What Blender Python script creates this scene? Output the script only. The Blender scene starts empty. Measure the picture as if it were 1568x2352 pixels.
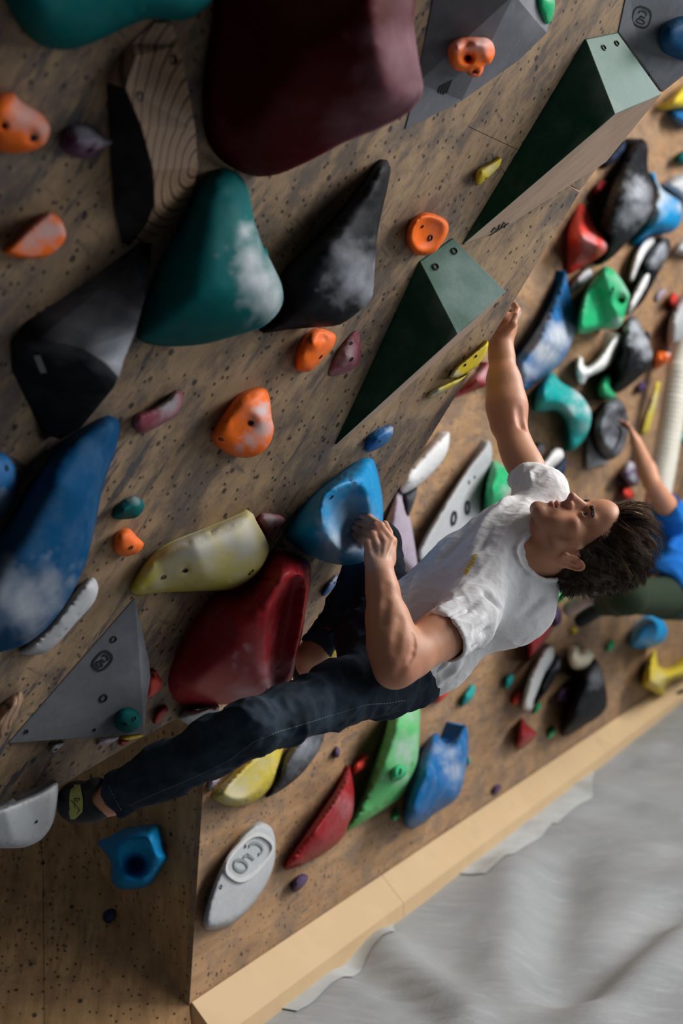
import bpy, bmesh, math, random
import numpy as np
from mathutils import Vector, Matrix, noise as mnoise

SC = bpy.context.scene
COL = SC.collection
random.seed(4)
RNG = np.random.default_rng(4)

# ------------------------------------------------------------------ camera
FPX = 2352 * 50.0 / 36.0
PITCH = math.radians(1.73)
CAM = np.array([0.0, 0.0, 1.75])
RIGHT = np.array([1.0, 0, 0])
FWD = np.array([0.0, math.cos(PITCH), -math.sin(PITCH)])
UP = np.array([0.0, math.sin(PITCH), math.cos(PITCH)])
cam_data = bpy.data.cameras.new('camera')
cam = bpy.data.objects.new('camera', cam_data)
COL.objects.link(cam)
cam.location = CAM
cam.rotation_euler = (math.pi / 2 - PITCH, 0, 0)
cam_data.sensor_fit = 'VERTICAL'
cam_data.sensor_height = 36.0
cam_data.lens = 50.0
cam_data.clip_start = 0.05
cam_data.clip_end = 200
cam_data.dof.use_dof = True
cam_data.dof.focus_distance = 3.3
cam_data.dof.aperture_fstop = 2.6
SC.camera = cam

# ------------------------------------------------------------------ light
world = bpy.data.worlds.new('hall')
SC.world = world
world.use_nodes = True
world.node_tree.nodes['Background'].inputs[0].default_value = (0.80, 0.90, 1.0, 1)
world.node_tree.nodes['Background'].inputs[1].default_value = 0.07

def area(name, loc, target, sx, sy, power, col):
    d = bpy.data.lights.new(name, 'AREA')
    d.shape = 'RECTANGLE'
    d.size = sx; d.size_y = sy; d.energy = power; d.color = col
    o = bpy.data.objects.new(name, d)
    COL.objects.link(o)
    o.location = loc
    o.rotation_euler = (Vector(target) - Vector(loc)).to_track_quat('-Z', 'Y').to_euler()
    return o
area('window_light', (7.0, 5.6, 6.2), (0.4, 4.2, 1.4), 5.0, 3.2, 1000, (1.0, 0.97, 0.94))
area('fill_light', (5.6, 2.5, 3.2), (0.4, 3.5, 1.5), 3.0, 2.2, 140, (0.92, 0.96, 1.0))  # added fill lamp with no known source, lights the overhang

SC.view_settings.view_transform = 'Standard'
SC.view_settings.look = 'None'
SC.view_settings.gamma = 1.0
SC.view_settings.exposure = 0.0
SC.view_settings.use_curve_mapping = False

# ------------------------------------------------------------------ geometry helpers
def ray(x, y):
    return (x - 784.0) / FPX * RIGHT - (y - 1176.0) / FPX * UP + FWD
def P(x, y, z):
    """point of the place seen along the direction (x, y) at depth z"""
    return CAM + z * ray(x, y)
def unit(v):
    v = np.asarray(v, float)
    return v / np.linalg.norm(v)

class Plane:
    def __init__(self, normal, point, xdir):
        self.m = unit(normal)
        self.d = float(self.m @ np.asarray(point))
        xd = np.asarray(xdir, float)
        self.x = unit(xd - self.m * (xd @ self.m))
        self.y = np.cross(self.m, self.x)
        self.o = np.asarray(point, float)
        self.mat = Matrix((( *[float(a) for a in (self.x[0], self.y[0], self.m[0])], float(self.o[0])),
                           ( *[float(a) for a in (self.x[1], self.y[1], self.m[1])], float(self.o[1])),
                           ( *[float(a) for a in (self.x[2], self.y[2], self.m[2])], float(self.o[2])),
                           (0, 0, 0, 1)))
    def at(self, x, y, h=0.0):
        r = ray(x, y)
        t = (self.d + h - self.m @ CAM) / (self.m @ r)
        return CAM + t * r
    def foot(self, p, h=0.0):
        return p - self.m * (self.m @ p - self.d - h)
    def local(self, p):
        q = np.asarray(p) - self.o
        return (q @ self.x, q @ self.y, q @ self.m)
def pix(p):
    q = np.asarray(p) - CAM
    z = q @ FWD
    return 784 + FPX * (q @ RIGHT) / z, 1176 - FPX * (q @ UP) / z

# the overhang: n.X = 1 in camera axes
_n = np.array([-0.568, -0.374, 0.345]) / 1.2
_N = _n[0] * RIGHT - _n[1] * UP + _n[2] * FWD
_a0 = CAM + ray(1000, 950) / (_N @ ray(1000, 950))
_a1 = CAM + ray(1330, 450) / (_N @ ray(1330, 450))
WA = Plane(-_N, _a0, _a1 - _a0)
# the far wall
_k = 7546.0
_b0 = P(435, 2310, _k / (2267 - 435.0)); _b1 = P(1248, 1750, _k / (2267 - 1248.0))
_dir = unit(_b1 - _b0)
_hn = unit(np.cross(_dir, [0, 0, 1.0]))
if _hn @ RIGHT < 0: _hn = -_hn
_ov = math.radians(6)
WB = Plane(_hn * math.cos(_ov) - np.array([0, 0, 1.0]) * math.sin(_ov), _b0, _dir)
# the near lower panels
_c0 = _b0; _c1 = P(170, 1900, 4.52); _c2 = P(-100, 2300, 4.12)
_cn = np.cross(_c1 - _c0, _c2 - _c0)
if _cn @ (CAM - _c0) < 0: _cn = -_cn
WC = Plane(_cn, _c0, RIGHT)
_t = WB.at(482, 1560)
_l = WC.at(60, 1740)
_dn = np.cross(_t - _c0, _l - _c0)
if _dn @ (CAM - _c0) < 0: _dn = -_dn
WD = Plane(_dn, _c0, RIGHT)

# ------------------------------------------------------------------ objects
def tag(o, label=None, cat=None, group=None, kind=None):
    if label: o['label'] = label
    if cat: o['category'] = cat
    if group: o['group'] = group
    if kind: o['kind'] = kind
    return o
def link(name, me, mat=None, parent=None):
    o = bpy.data.objects.new(name, me)
    COL.objects.link(o)
    if mat is not None:
        for m in (mat if isinstance(mat, (list, tuple)) else [mat]):
            me.materials.append(m)
    if parent is not None:
        o.parent = parent
    return o
def mesh_np(name, verts, faces, mat=None, parent=None, smooth=True, attrs=None, mats=None):
    me = bpy.data.meshes.new(name)
    me.from_pydata([tuple(map(float, v)) for v in verts], [], [tuple(int(i) for i in f) for f in faces])
    if smooth:
        me.polygons.foreach_set('use_smooth', [True] * len(me.polygons))
    if attrs:
        for k, v in attrs.items():
            a = me.attributes.new(k, 'FLOAT', 'POINT')
            a.data.foreach_set('value', np.asarray(v, np.float32))
    if mats is not None:
        me.polygons.foreach_set('material_index', mats)
    me.update()
    return link(name, me, mat, parent)
def from_bm(name, bm, mat=None, parent=None, smooth=False, recalc=True):
    if recalc: bmesh.ops.recalc_face_normals(bm, faces=bm.faces[:])
    me = bpy.data.meshes.new(name)
    bm.to_mesh(me); bm.free()
    if smooth:
        me.polygons.foreach_set('use_smooth', [True] * len(me.polygons))
    return link(name, me, mat, parent)

# ------------------------------------------------------------------ materials
def nodes(name):
    m = bpy.data.materials.new(name)
    m.use_nodes = True
    nt = m.node_tree
    b = nt.nodes['Principled BSDF']
    return m, nt, b
def N(nt, t, **kw):
    n = nt.nodes.new(t)
    for k, v in kw.items():
        if k in n.inputs.keys(): n.inputs[k].default_value = v
        else: setattr(n, k, v)
    return n
def ramp(nt, fac, stops, interp='LINEAR'):
    r = nt.nodes.new('ShaderNodeValToRGB')
    r.color_ramp.interpolation = interp
    while len(r.color_ramp.elements) < len(stops): r.color_ramp.elements.new(0.5)
    for e, (p, c) in zip(r.color_ramp.elements, stops):
        e.position = p
        e.color = (c, c, c, 1) if isinstance(c, (int, float)) else (*c, 1)
    nt.links.new(fac, r.inputs[0])
    return r.outputs[0]
def mix(nt, fac, a, b, mode='MIX'):
    n = nt.nodes.new('ShaderNodeMix'); n.data_type = 'RGBA'; n.blend_type = mode
    for sock, v in ((n.inputs[0], fac), (n.inputs[6], a), (n.inputs[7], b)):
        if hasattr(v, 'is_output'): nt.links.new(v, sock)
        elif isinstance(v, (int, float)): sock.default_value = v
        else: sock.default_value = (*v, 1)
    return n.outputs[2]
def math_n(nt, op, a, b=0.0):
    n = nt.nodes.new('ShaderNodeMath'); n.operation = op
    for s, v in ((n.inputs[0], a), (n.inputs[1], b)):
        if hasattr(v, 'is_output'): nt.links.new(v, s)
        else: s.default_value = v
    return n.outputs[0]
def bump(nt, b, h, strength=0.2, dist=0.01):
    n = nt.nodes.new('ShaderNodeBump')
    n.inputs['Strength'].default_value = strength
    n.inputs['Distance'].default_value = dist
    nt.links.new(h, n.inputs['Height'])
    nt.links.new(n.outputs[0], b.inputs['Normal'])
def coords(nt, scale=(1, 1, 1), kind='Object', rot=(0, 0, 0)):
    tc = nt.nodes.new('ShaderNodeTexCoord')
    mp = nt.nodes.new('ShaderNodeMapping')
    mp.inputs['Scale'].default_value = scale
    mp.inputs['Rotation'].default_value = rot
    nt.links.new(tc.outputs[kind], mp.inputs[0])
    return mp.outputs[0]
def noise(nt, vec, scale, detail=4, rough=0.55):
    n = nt.nodes.new('ShaderNodeTexNoise')
    n.inputs['Scale'].default_value = scale
    n.inputs['Detail'].default_value = detail
    n.inputs['Roughness'].default_value = rough
    nt.links.new(vec, n.inputs['Vector'])
    return n.outputs['Fac']

def mat_ply(name, base, dark, scuff, dots=True, streak=(3.0, 9.0, 3.0), scuff_amt=0.75, rot=(0, 0, 0), wear=0.0):
    m, nt, b = nodes(name)
    v = coords(nt, (1, 1, 1))
    vs = coords(nt, streak, rot=rot)
    n1 = noise(nt, vs, 2.6, 8, 0.65)
    n2 = noise(nt, v, 1.8, 5, 0.6)
    n3 = noise(nt, vs, 11.0, 5, 0.7)
    c = mix(nt, ramp(nt, n1, [(0.38, 0.0), (0.66, 1.0)]), base, dark)
    sc = math_n(nt, 'MULTIPLY', ramp(nt, n3, [(0.50, 0.0), (0.68, 1.0)]), ramp(nt, n2, [(0.42, 0.0), (0.62, 1.0)]))
    sc = math_n(nt, 'MULTIPLY', sc, scuff_amt)
    if wear:
        n5 = noise(nt, coords(nt, (1.0, 1.6, 1.0), rot=(0, 0, 0.5)), 4.2, 7, 0.72)
        n6 = noise(nt, coords(nt, (9.0, 1.4, 1.0), rot=(0, 0, -0.35)), 5.0, 4, 0.6)
        blot = ramp(nt, n5, [(0.47, 0.0), (0.56, 0.6), (0.70, 1.0)])
        n7 = noise(nt, coords(nt, (2.2, 9.0, 1.0), rot=(0, 0, 0.06)), 2.6, 6, 0.68)
        n8 = noise(nt, v, 2.3, 4, 0.6)
        dash = math_n(nt, 'MULTIPLY', ramp(nt, n7, [(0.52, 0.0), (0.59, 1.0)]), ramp(nt, n8, [(0.40, 0.15), (0.58, 1.0)]))
        blot = math_n(nt, 'MAXIMUM', blot, dash)
        line = math_n(nt, 'MULTIPLY', ramp(nt, n6, [(0.60, 0.0), (0.66, 1.0)]), ramp(nt, n2, [(0.4, 0.0), (0.6, 1.0)]))
        sc = math_n(nt, 'MINIMUM', math_n(nt, 'MAXIMUM', sc, math_n(nt, 'MULTIPLY', math_n(nt, 'MAXIMUM', blot, line), wear)), 0.9)
    c = mix(nt, sc, c, scuff)
    if dots:
        for sc_, th, dens in ((19.0, 0.17, 0.42), (50.0, 0.26, 0.45)):
            vo = nt.nodes.new('ShaderNodeTexVoronoi'); vo.inputs['Scale'].default_value = sc_
            nt.links.new(v, vo.inputs['Vector'])
            spot = ramp(nt, vo.outputs['Distance'], [(th * 0.6, 1.0), (th, 0.0)])
            sep = nt.nodes.new('ShaderNodeSeparateColor'); nt.links.new(vo.outputs['Color'], sep.inputs[0])
            keep = math_n(nt, 'GREATER_THAN', sep.outputs[0], dens)
            c = mix(nt, math_n(nt, 'MULTIPLY', spot, math_n(nt, 'MULTIPLY', keep, 0.85)), c, (0.012, 0.010, 0.010))
    nt.links.new(c, b.inputs['Base Color'])
    b.inputs['Roughness'].default_value = 0.62
    b.inputs['Specular IOR Level'].default_value = 0.3
    bump(nt, b, n3, 0.15, 0.004)
    return m

_mats = {}
def mat_hold(key, col, rough=0.55, chalk=0.25, spec=0.09, chalk_col=(0.42, 0.44, 0.46)):
    if key in _mats: return _mats[key]
    m, nt, b = nodes(key)
    v = coords(nt, (1, 1, 1))
    at = nt.nodes.new('ShaderNodeAttribute'); at.attribute_name = 'chalk'
    n1 = noise(nt, v, 14.0, 6, 0.65)
    n2 = noise(nt, v, 60.0, 3, 0.7)
    spots = ramp(nt, n1, [(0.46, 0.0), (0.75, 1.0)])
    general = math_n(nt, 'MULTIPLY', spots, chalk)
    local = math_n(nt, 'MULTIPLY', at.outputs['Fac'], math_n(nt, 'ADD', math_n(nt, 'MULTIPLY', n1, 1.1), 0.22))
    f = math_n(nt, 'MINIMUM', math_n(nt, 'ADD', general, local), 0.92)
    var = mix(nt, n2, tuple(c * 0.8 for c in col), tuple(min(1, c * 1.2) for c in col))
    c = mix(nt, f, var, chalk_col)
    nt.links.new(c, b.inputs['Base Color'])
    r = math_n(nt, 'ADD', math_n(nt, 'MULTIPLY', f, 0.35), rough)
    nt.links.new(r, b.inputs['Roughness'])
    b.inputs['Specular IOR Level'].default_value = spec
    bump(nt, b, n2, 0.12, 0.003)
    _mats[key] = m
    return m
def mat_plain(key, col, rough=0.6, spec=0.3, var=0.15, scale=30, metal=0.0):
    if key in _mats: return _mats[key]
    m, nt, b = nodes(key)
    v = coords(nt)
    n1 = noise(nt, v, scale, 4)
    c = mix(nt, n1, tuple(x * (1 - var) for x in col), tuple(min(1, x * (1 + var)) for x in col))
    nt.links.new(c, b.inputs['Base Color'])
    b.inputs['Roughness'].default_value = rough
    b.inputs['Specular IOR Level'].default_value = spec
    b.inputs['Metallic'].default_value = metal
    _mats[key] = m
    return m

HC = dict(
    orange=mat_hold('orange_resin', (0.76, 0.135, 0.012), 0.5, 0.16),
    teal=mat_hold('teal_resin', (0.001, 0.085, 0.088), 0.65, 0.03, 0.04),
    teal_bright=mat_hold('bright_teal_resin', (0.005, 0.27, 0.26), 0.5, 0.15),
    blue=mat_hold('blue_resin', (0.0, 0.22, 0.48), 0.42, 0.08),
    blue_deep=mat_hold('deep_blue_resin', (0.001, 0.042, 0.112), 0.65, 0.05, 0.04),
    blue_mid=mat_hold('mid_blue_resin', (0.004, 0.10, 0.28), 0.5, 0.15),
    maroon=mat_hold('maroon_resin', (0.048, 0.002, 0.004), 0.6, 0.06, 0.04, chalk_col=(0.26, 0.15, 0.18)),
    red=mat_hold('red_resin', (0.24, 0.012, 0.016), 0.42, 0.12, chalk_col=(0.45, 0.30, 0.33)),
    scarlet=mat_hold('scarlet_resin', (0.55, 0.035, 0.02), 0.45, 0.15),
    pink=mat_hold('dusty_pink_resin', (0.20, 0.045, 0.062), 0.5, 0.35),
    black=mat_hold('black_resin', (0.009, 0.010, 0.012), 0.6, 0.04, 0.04, chalk_col=(0.36, 0.38, 0.42)),
    charcoal=mat_hold('charcoal_resin', (0.045, 0.047, 0.055), 0.55, 0.25, chalk_col=(0.25, 0.27, 0.30)),
    yellow=mat_hold('yellow_resin', (0.52, 0.40, 0.025), 0.5, 0.15, chalk_col=(0.45, 0.43, 0.36)),
    cream=mat_hold('chalked_yellow_resin', (0.50, 0.40, 0.05), 0.55, 0.25, chalk_col=(0.43, 0.42, 0.38)),
    grey=mat_hold('grey_grit', (0.115, 0.12, 0.135), 0.7, 0.25, 0.12, chalk_col=(0.24, 0.25, 0.27)),
    pale=mat_hold('pale_grey_resin', (0.36, 0.37, 0.385), 0.55, 0.25),
    white=mat_hold('white_resin', (0.62, 0.62, 0.62), 0.5, 0.15),
    green=mat_hold('green_resin', (0.012, 0.34, 0.13), 0.45, 0.15),
    green_soft=mat_hold('soft_green_resin', (0.09, 0.40, 0.13), 0.5, 0.15),
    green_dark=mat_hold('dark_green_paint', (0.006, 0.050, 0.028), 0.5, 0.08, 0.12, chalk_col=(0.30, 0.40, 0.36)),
    purple=mat_hold('purple_resin', (0.055, 0.028, 0.085), 0.5, 0.15),
    plum=mat_hold('plum_resin', (0.075, 0.018, 0.065), 0.45, 0.3),
    lilac=mat_hold('lilac_resin', (0.30, 0.25, 0.31), 0.55, 0.25),
    navy=mat_hold('navy_resin', (0.010, 0.022, 0.055), 0.55, 0.1),
    ivory=mat_hold('ivory_resin', (0.62, 0.56, 0.42), 0.5, 0.1),
)
M_BOLT = mat_plain('bolt_hole_black', (0.014, 0.014, 0.015), 0.55, 0.25)  # near-black paints in the dark of the bolt holes
M_INK = mat_plain('black_ink', (0.012, 0.013, 0.015), 0.6)
# ------------------------------------------------------------------ the setting
PLY_A = mat_ply('worn_plywood', (0.33, 0.222, 0.128), (0.20, 0.130, 0.075), (0.042, 0.043, 0.052), True, (1.6, 3.4, 3.0), 0.95, wear=0.95)
PLY_B = mat_ply('far_plywood', (0.36, 0.215, 0.11), (0.255, 0.145, 0.07), (0.10, 0.085, 0.080), True, (1.2, 7.0, 3.0), 0.6, (0, 0, -0.95), wear=0.7)
PLY_C = mat_ply('lower_plywood', (0.62, 0.355, 0.16), (0.36, 0.195, 0.085), (0.05, 0.04, 0.035), True, (7.0, 1.6, 3.0), 0.8, wear=0.25)  # even base colour, raised as little light reaches the lower facets
PLY_K = mat_ply('pale_board', (0.50, 0.355, 0.20), (0.465, 0.325, 0.18), (0.34, 0.24, 0.14), False, (1.0, 1.0, 1.0), 0.35)

def board(name, plane, pts, thick, mat, parent=None, front=0.0):
    """a sheet of board lying in the plane: outline given as points of the place"""
    bm = bmesh.new()
    loc = [plane.local(p) for p in pts]
    a = [bm.verts.new((x, y, front)) for x, y, _ in loc]
    b = [bm.verts.new((x, y, front - thick)) for x, y, _ in loc]
    bm.faces.new(a); bm.faces.new(b[::-1])
    n = len(a)
    for i in range(n):
        bm.faces.new((a[i], b[i], b[(i + 1) % n], a[(i + 1) % n]))
    bmesh.ops.recalc_face_normals(bm, faces=bm.faces[:])
    bmesh.ops.triangulate(bm, faces=[f for f in bm.faces if len(f.verts) > 4])
    o = from_bm(name, bm, mat, None)
    if parent is None: o.matrix_world = plane.mat
    else: o.parent = parent
    return o
def pa(*q): return [WA.at(x, y) for x, y in q]

# overhang: backing frame + the plywood sheets screwed to it
A_edge = [(-420, 2120), (0, 1886), (330, 1692), (490, 1604), (640, 1540), (700, 1468), (905, 1138), (1160, 724), (1330, 442), (1400, 350), (1520, 205), (1640, 100), (1900, -230)]
backing = board('wall_left', WA, pa((-700, 2000), (-420, 2090), (0, 1860), (330, 1668), (478, 1590), (626, 1528), (684, 1460), (890, 1130), (1146, 716), (1316, 434), (1388, 340), (1506, 195), (1626, 90), (1850, -230), (1500, -500), (0, -420), (-500, -300)), 0.10, PLY_A, None, -0.02)
tag(backing, 'overhanging plywood climbing wall studded with holds', None, None, 'structure')
g = 0.7
board('panel', WA, pa((-700, 2030), *A_edge[:9], (1312, 430), (1192, 346), (1074, 291), (1290, -45), (1480, -340), (800, -500), (-400, -500), (-700, 0)), 0.018, PLY_A, backing)
board('panel', WA, pa((1314 + g, 428), (1192 + g, 345), (1075.5, 290), (1291.5, -45), (1481.5, -340), (2000, -420), (1900, -230), (1640, 100), (1520, 205), (1400, 350), (1330, 438)), 0.018, PLY_A, backing)

# far wall, standing behind the climber
def bz(x, y): return WB.at(x, y)
top = 4.6
def up_to(p, z):
    d = np.cross(WB.m, WB.x); d = d if d[2] > 0 else -d
    return p + d * ((z - p[2]) / d[2])
b_lo = [_b0 - WB.x * 0.0, _b0 + WB.x * 4.2, _b0 + WB.x * 8.6, _b0 + WB.x * 14]
b_lo = [up_to(p, 0.05) for p in b_lo]
bq = b_lo[0] + WB.x * 0.3
wb = board('wall_back', WB, [bq, b_lo[3], up_to(b_lo[3], top + 1.5), up_to(bq, top + 1.5)], 0.10, PLY_B, None, -0.02)
tag(wb, 'far plywood climbing wall behind the climbers', None, None, 'structure')
for i in range(3):
    a, b_ = b_lo[i] + WB.x * 0.0015, b_lo[i + 1] - WB.x * 0.0015
    a_top = up_to(a, top + 1.4)
    if i == 0: a = _c0 + (_t - _c0) * ((0.05 - _c0[2]) / (_t[2] - _c0[2])); a_top = _c0 + (_t - _c0) * ((top + 1.4 - _c0[2]) / (_t[2] - _c0[2]))
    board('panel', WB, [a, b_, up_to(b_, top + 1.4), a_top], 0.018, PLY_B, wb)

# near lower facets below the overhang
wc = board('wall_front', WC, [WC.at(435, 2310), WC.at(60, 1740), WC.at(-30, 1600), WC.at(-500, 1600), WC.at(-500, 2560), WC.at(452, 2560), WC.at(440, 2400)], 0.08, PLY_C, None, -0.02)
tag(wc, 'lower plywood wall facet under the overhang', None, None, 'structure')
board('panel', WC, [WC.at(435, 2310), WC.at(168.4, 1904), WC.at(60, 1740), WC.at(88, 1860), WC.at(99, 1990), WC.at(105, 2560), WC.at(450, 2560), WC.at(439, 2400)], 0.018, PLY_C, wc)
board('panel', WC, [WC.at(57, 1740), WC.at(-30, 1600), WC.at(-500, 1600), WC.at(-500, 2560), WC.at(103.5, 2560), WC.at(97.5, 1990), WC.at(86.5, 1860)], 0.018, PLY_C, wc)
wd = board('wall_corner', WD, [WD.at(435, 2310), WD.at(482, 1560), WD.at(140, 1560), WD.at(52, 1742), WD.at(427, 2312)], 0.001, PLY_C, None, 0.0)
tag(wd, 'triangular plywood facet in the corner under the overhang', None, None, 'structure')

# sill board along the foot of the far wall: sloping top and upright front
def sill():
    root = bpy.data.objects.new('baseboard_back', None); COL.objects.link(root)
    root.location = _b0
    tag(root, 'pale beige kick board along the foot of the far wall', None, None, 'structure')
    hn = WB.m.copy(); hn[2] = 0; hn = unit(hn)
    dx = WB.x.copy(); dx[2] = 0; dx = unit(dx)
    cuts = [0.002, 1.42, 4.6, 8.4]
    z0 = _b0[2]
    s_end = 8.4
    for a, b_ in zip(cuts[:-1], cuts[1:]):
        bm = bmesh.new()
        prof = [(0.003, 0.004), (0.006, 0.010), (0.085, -0.075), (0.095, -0.085), (0.095, -0.75), (0.003, -0.75)]
        rings = []
        for s in (a + 0.0015, b_ - 0.0015):
            q = _b0 + dx * s
            rings.append([bm.verts.new(tuple(q + hn * u + np.array([0, 0, w]) - _b0)) for u, w in prof])
        bm.faces.new(rings[0]); bm.faces.new(rings[1][::-1])
        for i in range(len(prof)):
            bm.faces.new((rings[0][i], rings[1][i], rings[1][(i + 1) % 6], rings[0][(i + 1) % 6]))
        from_bm('board', bm, PLY_K, root)
sill()

# crash mat
def fold(px, py, ax, ay, bx, by, w, h):
    dx, dy = bx - ax, by - ay
    L = dx * dx + dy * dy
    t = np.clip(((px - ax) * dx + (py - ay) * dy) / L, 0, 1)
    d = np.hypot(px - ax - t * dx, py - ay - t * dy)
    return h * np.exp(-(d / w) ** 2)
def mat_cover():
    m, nt, b = nodes('grey_tarpaulin')
    v = coords(nt); vs = coords(nt, (1.2, 4.0, 1), rot=(0, 0, 0.5))
    n1 = noise(nt, v, 1.6, 6, 0.6); n2 = noise(nt, vs, 6.0, 7, 0.7); n3 = noise(nt, vs, 2.2, 5, 0.7)
    c = mix(nt, ramp(nt, n1, [(0.35, 0), (0.68, 1)]), (0.235, 0.245, 0.255), (0.30, 0.31, 0.315))
    c = mix(nt, math_n(nt, 'MULTIPLY', ramp(nt, n2, [(0.5, 0), (0.8, 1)]), 0.5), c, (0.42, 0.43, 0.44))
    nt.links.new(c, b.inputs['Base Color'])
    b.inputs['Roughness'].default_value = 0.5
    b.inputs['Specular IOR Level'].default_value = 0.45
    bump(nt, b, n3, 0.35, 0.03)
    return m
M_TARP = mat_cover()
def gp(x, y, z=0.0):
    r = ray(x, y); return CAM + r * ((z - CAM[2]) / r[2])
def mat_floor():
    hn = WB.m.copy(); hn[2] = 0; hn = unit(hn)
    dx = WB.x.copy(); dx[2] = 0; dx = unit(dx)
    e0 = gp(590, 2352); e1 = gp(1345, 1797)
    nu, nv = 230, 200
    us = np.linspace(-3.0, 12.0, nu)
    vs_ = np.concatenate([[-0.012, -0.006], np.linspace(0.0, 1, nv - 2) ** 1.5 * 7.0])
    base = e0
    d = unit(e1 - e0)
    q = np.array([d[1], -d[0], 0.0])
    if q @ RIGHT < 0: q = -q
    U, V = np.meshgrid(us, vs_, indexing='ij')
    X = base[0] + U * d[0] + V * q[0]; Y = base[1] + U * d[1] + V * q[1]
    Z = np.zeros_like(X)
    def F(a, b_, w, h):
        pa_, pb = gp(*a), gp(*b_)
        return fold(X, Y, pa_[0], pa_[1], pb[0], pb[1], w, h)
    Z += F((860, 2190), (1060, 2352), 0.10, 0.050)
    Z += F((760, 2230), (1010, 2352), 0.07, -0.035)
    Z += F((1300, 1980), (1250, 2250), 0.13, -0.05)
    Z += F((1180, 2020), (1160, 2300), 0.12, 0.045)
    Z += F((1568, 2060), (1330, 2300), 0.12, -0.05)
    Z += F((1568, 2140), (1360, 2352), 0.10, 0.05)
    Z += F((1330, 1830), (1568, 1880), 0.07, 0.035)
    Z += F((1230, 1925), (1500, 1960), 0.09, 0.03)
    Z += F((1440, 1720), (1568, 1740), 0.10, 0.022)
    Z += F((1400, 1760), (1568, 1800), 0.10, -0.02)
    for i in range(nu):
        for j in range(2, nv):
            x_, y_ = X[i, j], Y[i, j]
            a = U[i, j]; b_ = V[i, j]
            Z[i, j] += 0.020 * mnoise.noise((a * 1.1, b_ * 2.2, 3.0)) + 0.010 * mnoise.noise((a * 2.6 + b_, b_ * 4.5, 7.0)) + 0.006 * abs(mnoise.noise((a * 6 + b_ * 3, b_ * 7, 1.0)))
    edge = np.clip(V / 0.15, 0, 1)
    Z = Z * edge + 0.012 + 0.045 * np.exp(-(V / .35) ** 2) + 0.06 * np.clip((U - 4.5) / 4.0, 0, 1) ** 2 * np.exp(-(V / .5) ** 2)
    Z[:, 0] = -0.6; Z[:, 1] = -0.02
    verts = np.stack([X.ravel(), Y.ravel(), Z.ravel()], 1)
    I = np.arange(nu * nv).reshape(nu, nv)
    faces = np.stack([I[:-1, :-1].ravel(), I[1:, :-1].ravel(), I[1:, 1:].ravel(), I[:-1, 1:].ravel()], 1)
    o = mesh_np('floor', verts, faces, M_TARP)
    tag(o, 'wrinkled grey tarpaulin covering the crash mat floor', None, None, 'structure')
    # lighter hook-and-loop strips along the edge
    mt = mat_plain('pale_strip', (0.40, 0.415, 0.41), 0.75, 0.2, 0.2, 12)
    for (xa, xb, w, off) in ((592, 884, 0.13, 0.01), (1022, 1345, 0.17, 0.008)):
        def zat(u, v_):
            i = int(np.clip(np.searchsorted(us, u) - 1, 0, nu - 2)); j = int(np.clip(np.searchsorted(vs_, v_) - 1, 0, nv - 2))
            a_ = np.clip((u - us[i]) / (us[i + 1] - us[i]), 0, 1); b_ = np.clip((v_ - vs_[j]) / (vs_[j + 1] - vs_[j]), 0, 1)
            return Z[i, j] * (1 - a_) * (1 - b_) + Z[i + 1, j] * a_ * (1 - b_) + Z[i, j + 1] * (1 - a_) * b_ + Z[i + 1, j + 1] * a_ * b_
        vv, ff = [], []
        u0, u1 = ((gp(x_, 2352 + (x_ - 590) * (1797 - 2352) / (1345 - 590)) - base) @ d for x_ in (xa, xb))
        ku, kr = 90, 14
        for k in range(ku + 1):
            u = u0 + (u1 - u0) * k / ku
            wk = w * min(1.0, .25 + 3.0 * (1 - k / ku)) * (1 + .05 * math.sin(k * .21))
            for r in range(kr + 1):
                v_ = off + wk * r / kr
                vv.append((base[0] + u * d[0] + v_ * q[0], base[1] + u * d[1] + v_ * q[1], zat(u, v_) + 0.005))
        for k in range(ku):
            for r in range(kr):
                o_ = k * (kr + 1) + r
                ff.append((o_, o_ + 1, o_ + kr + 2, o_ + kr + 1))
        s = mesh_np('seam_strip', vv, ff, mt, o)
        s['label'] = 'paler fabric strip on the mat edge'
mat_floor()
# ------------------------------------------------------------------ climbing holds
from mathutils.geometry import delaunay_2d_cdt
GAP = 0.0008
def closed_spline(pts, n):
    pts = np.asarray(pts, float)
    k = len(pts)
    out = []
    seg = np.linalg.norm(np.roll(pts, -1, 0) - pts, axis=1)
    cum = np.concatenate([[0], np.cumsum(seg)])
    for s in np.linspace(0, cum[-1], n, endpoint=False):
        i = min(np.searchsorted(cum, s, 'right') - 1, k - 1)
        t = (s - cum[i]) / max(seg[i], 1e-6)
        p0, p1, p2, p3 = pts[i - 1], pts[i], pts[(i + 1) % k], pts[(i + 2) % k]
        tn = 0.42
        m1, m2 = (p2 - p0) * tn, (p3 - p1) * tn
        t2, t3 = t * t, t * t * t
        out.append((2*t3 - 3*t2 + 1) * p1 + (t3 - 2*t2 + t) * m1 + (-2*t3 + 3*t2) * p2 + (t3 - t2) * m2)
    return np.array(out)
def nearest_on(poly, p):
    best = None
    for i in range(max(1, len(poly) - 1)):
        a = poly[i]; b = poly[min(i + 1, len(poly) - 1)]
        d = b - a; L = d[:2] @ d[:2]
        t = 0 if L == 0 else min(1, max(0, ((p - a[:2]) @ d[:2]) / L))
        q = a + d * t
        e = np.hypot(*(q[:2] - p))
        if best is None or e < best[0]: best = (e, q)
    return best[1]
def ndir(plane, x, y):
    p = plane.at(x, y)
    a = np.array(pix(p)); b = np.array(pix(p + plane.m * 0.01))
    d = b - a
    return d / (np.linalg.norm(d) + 1e-9)
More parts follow.
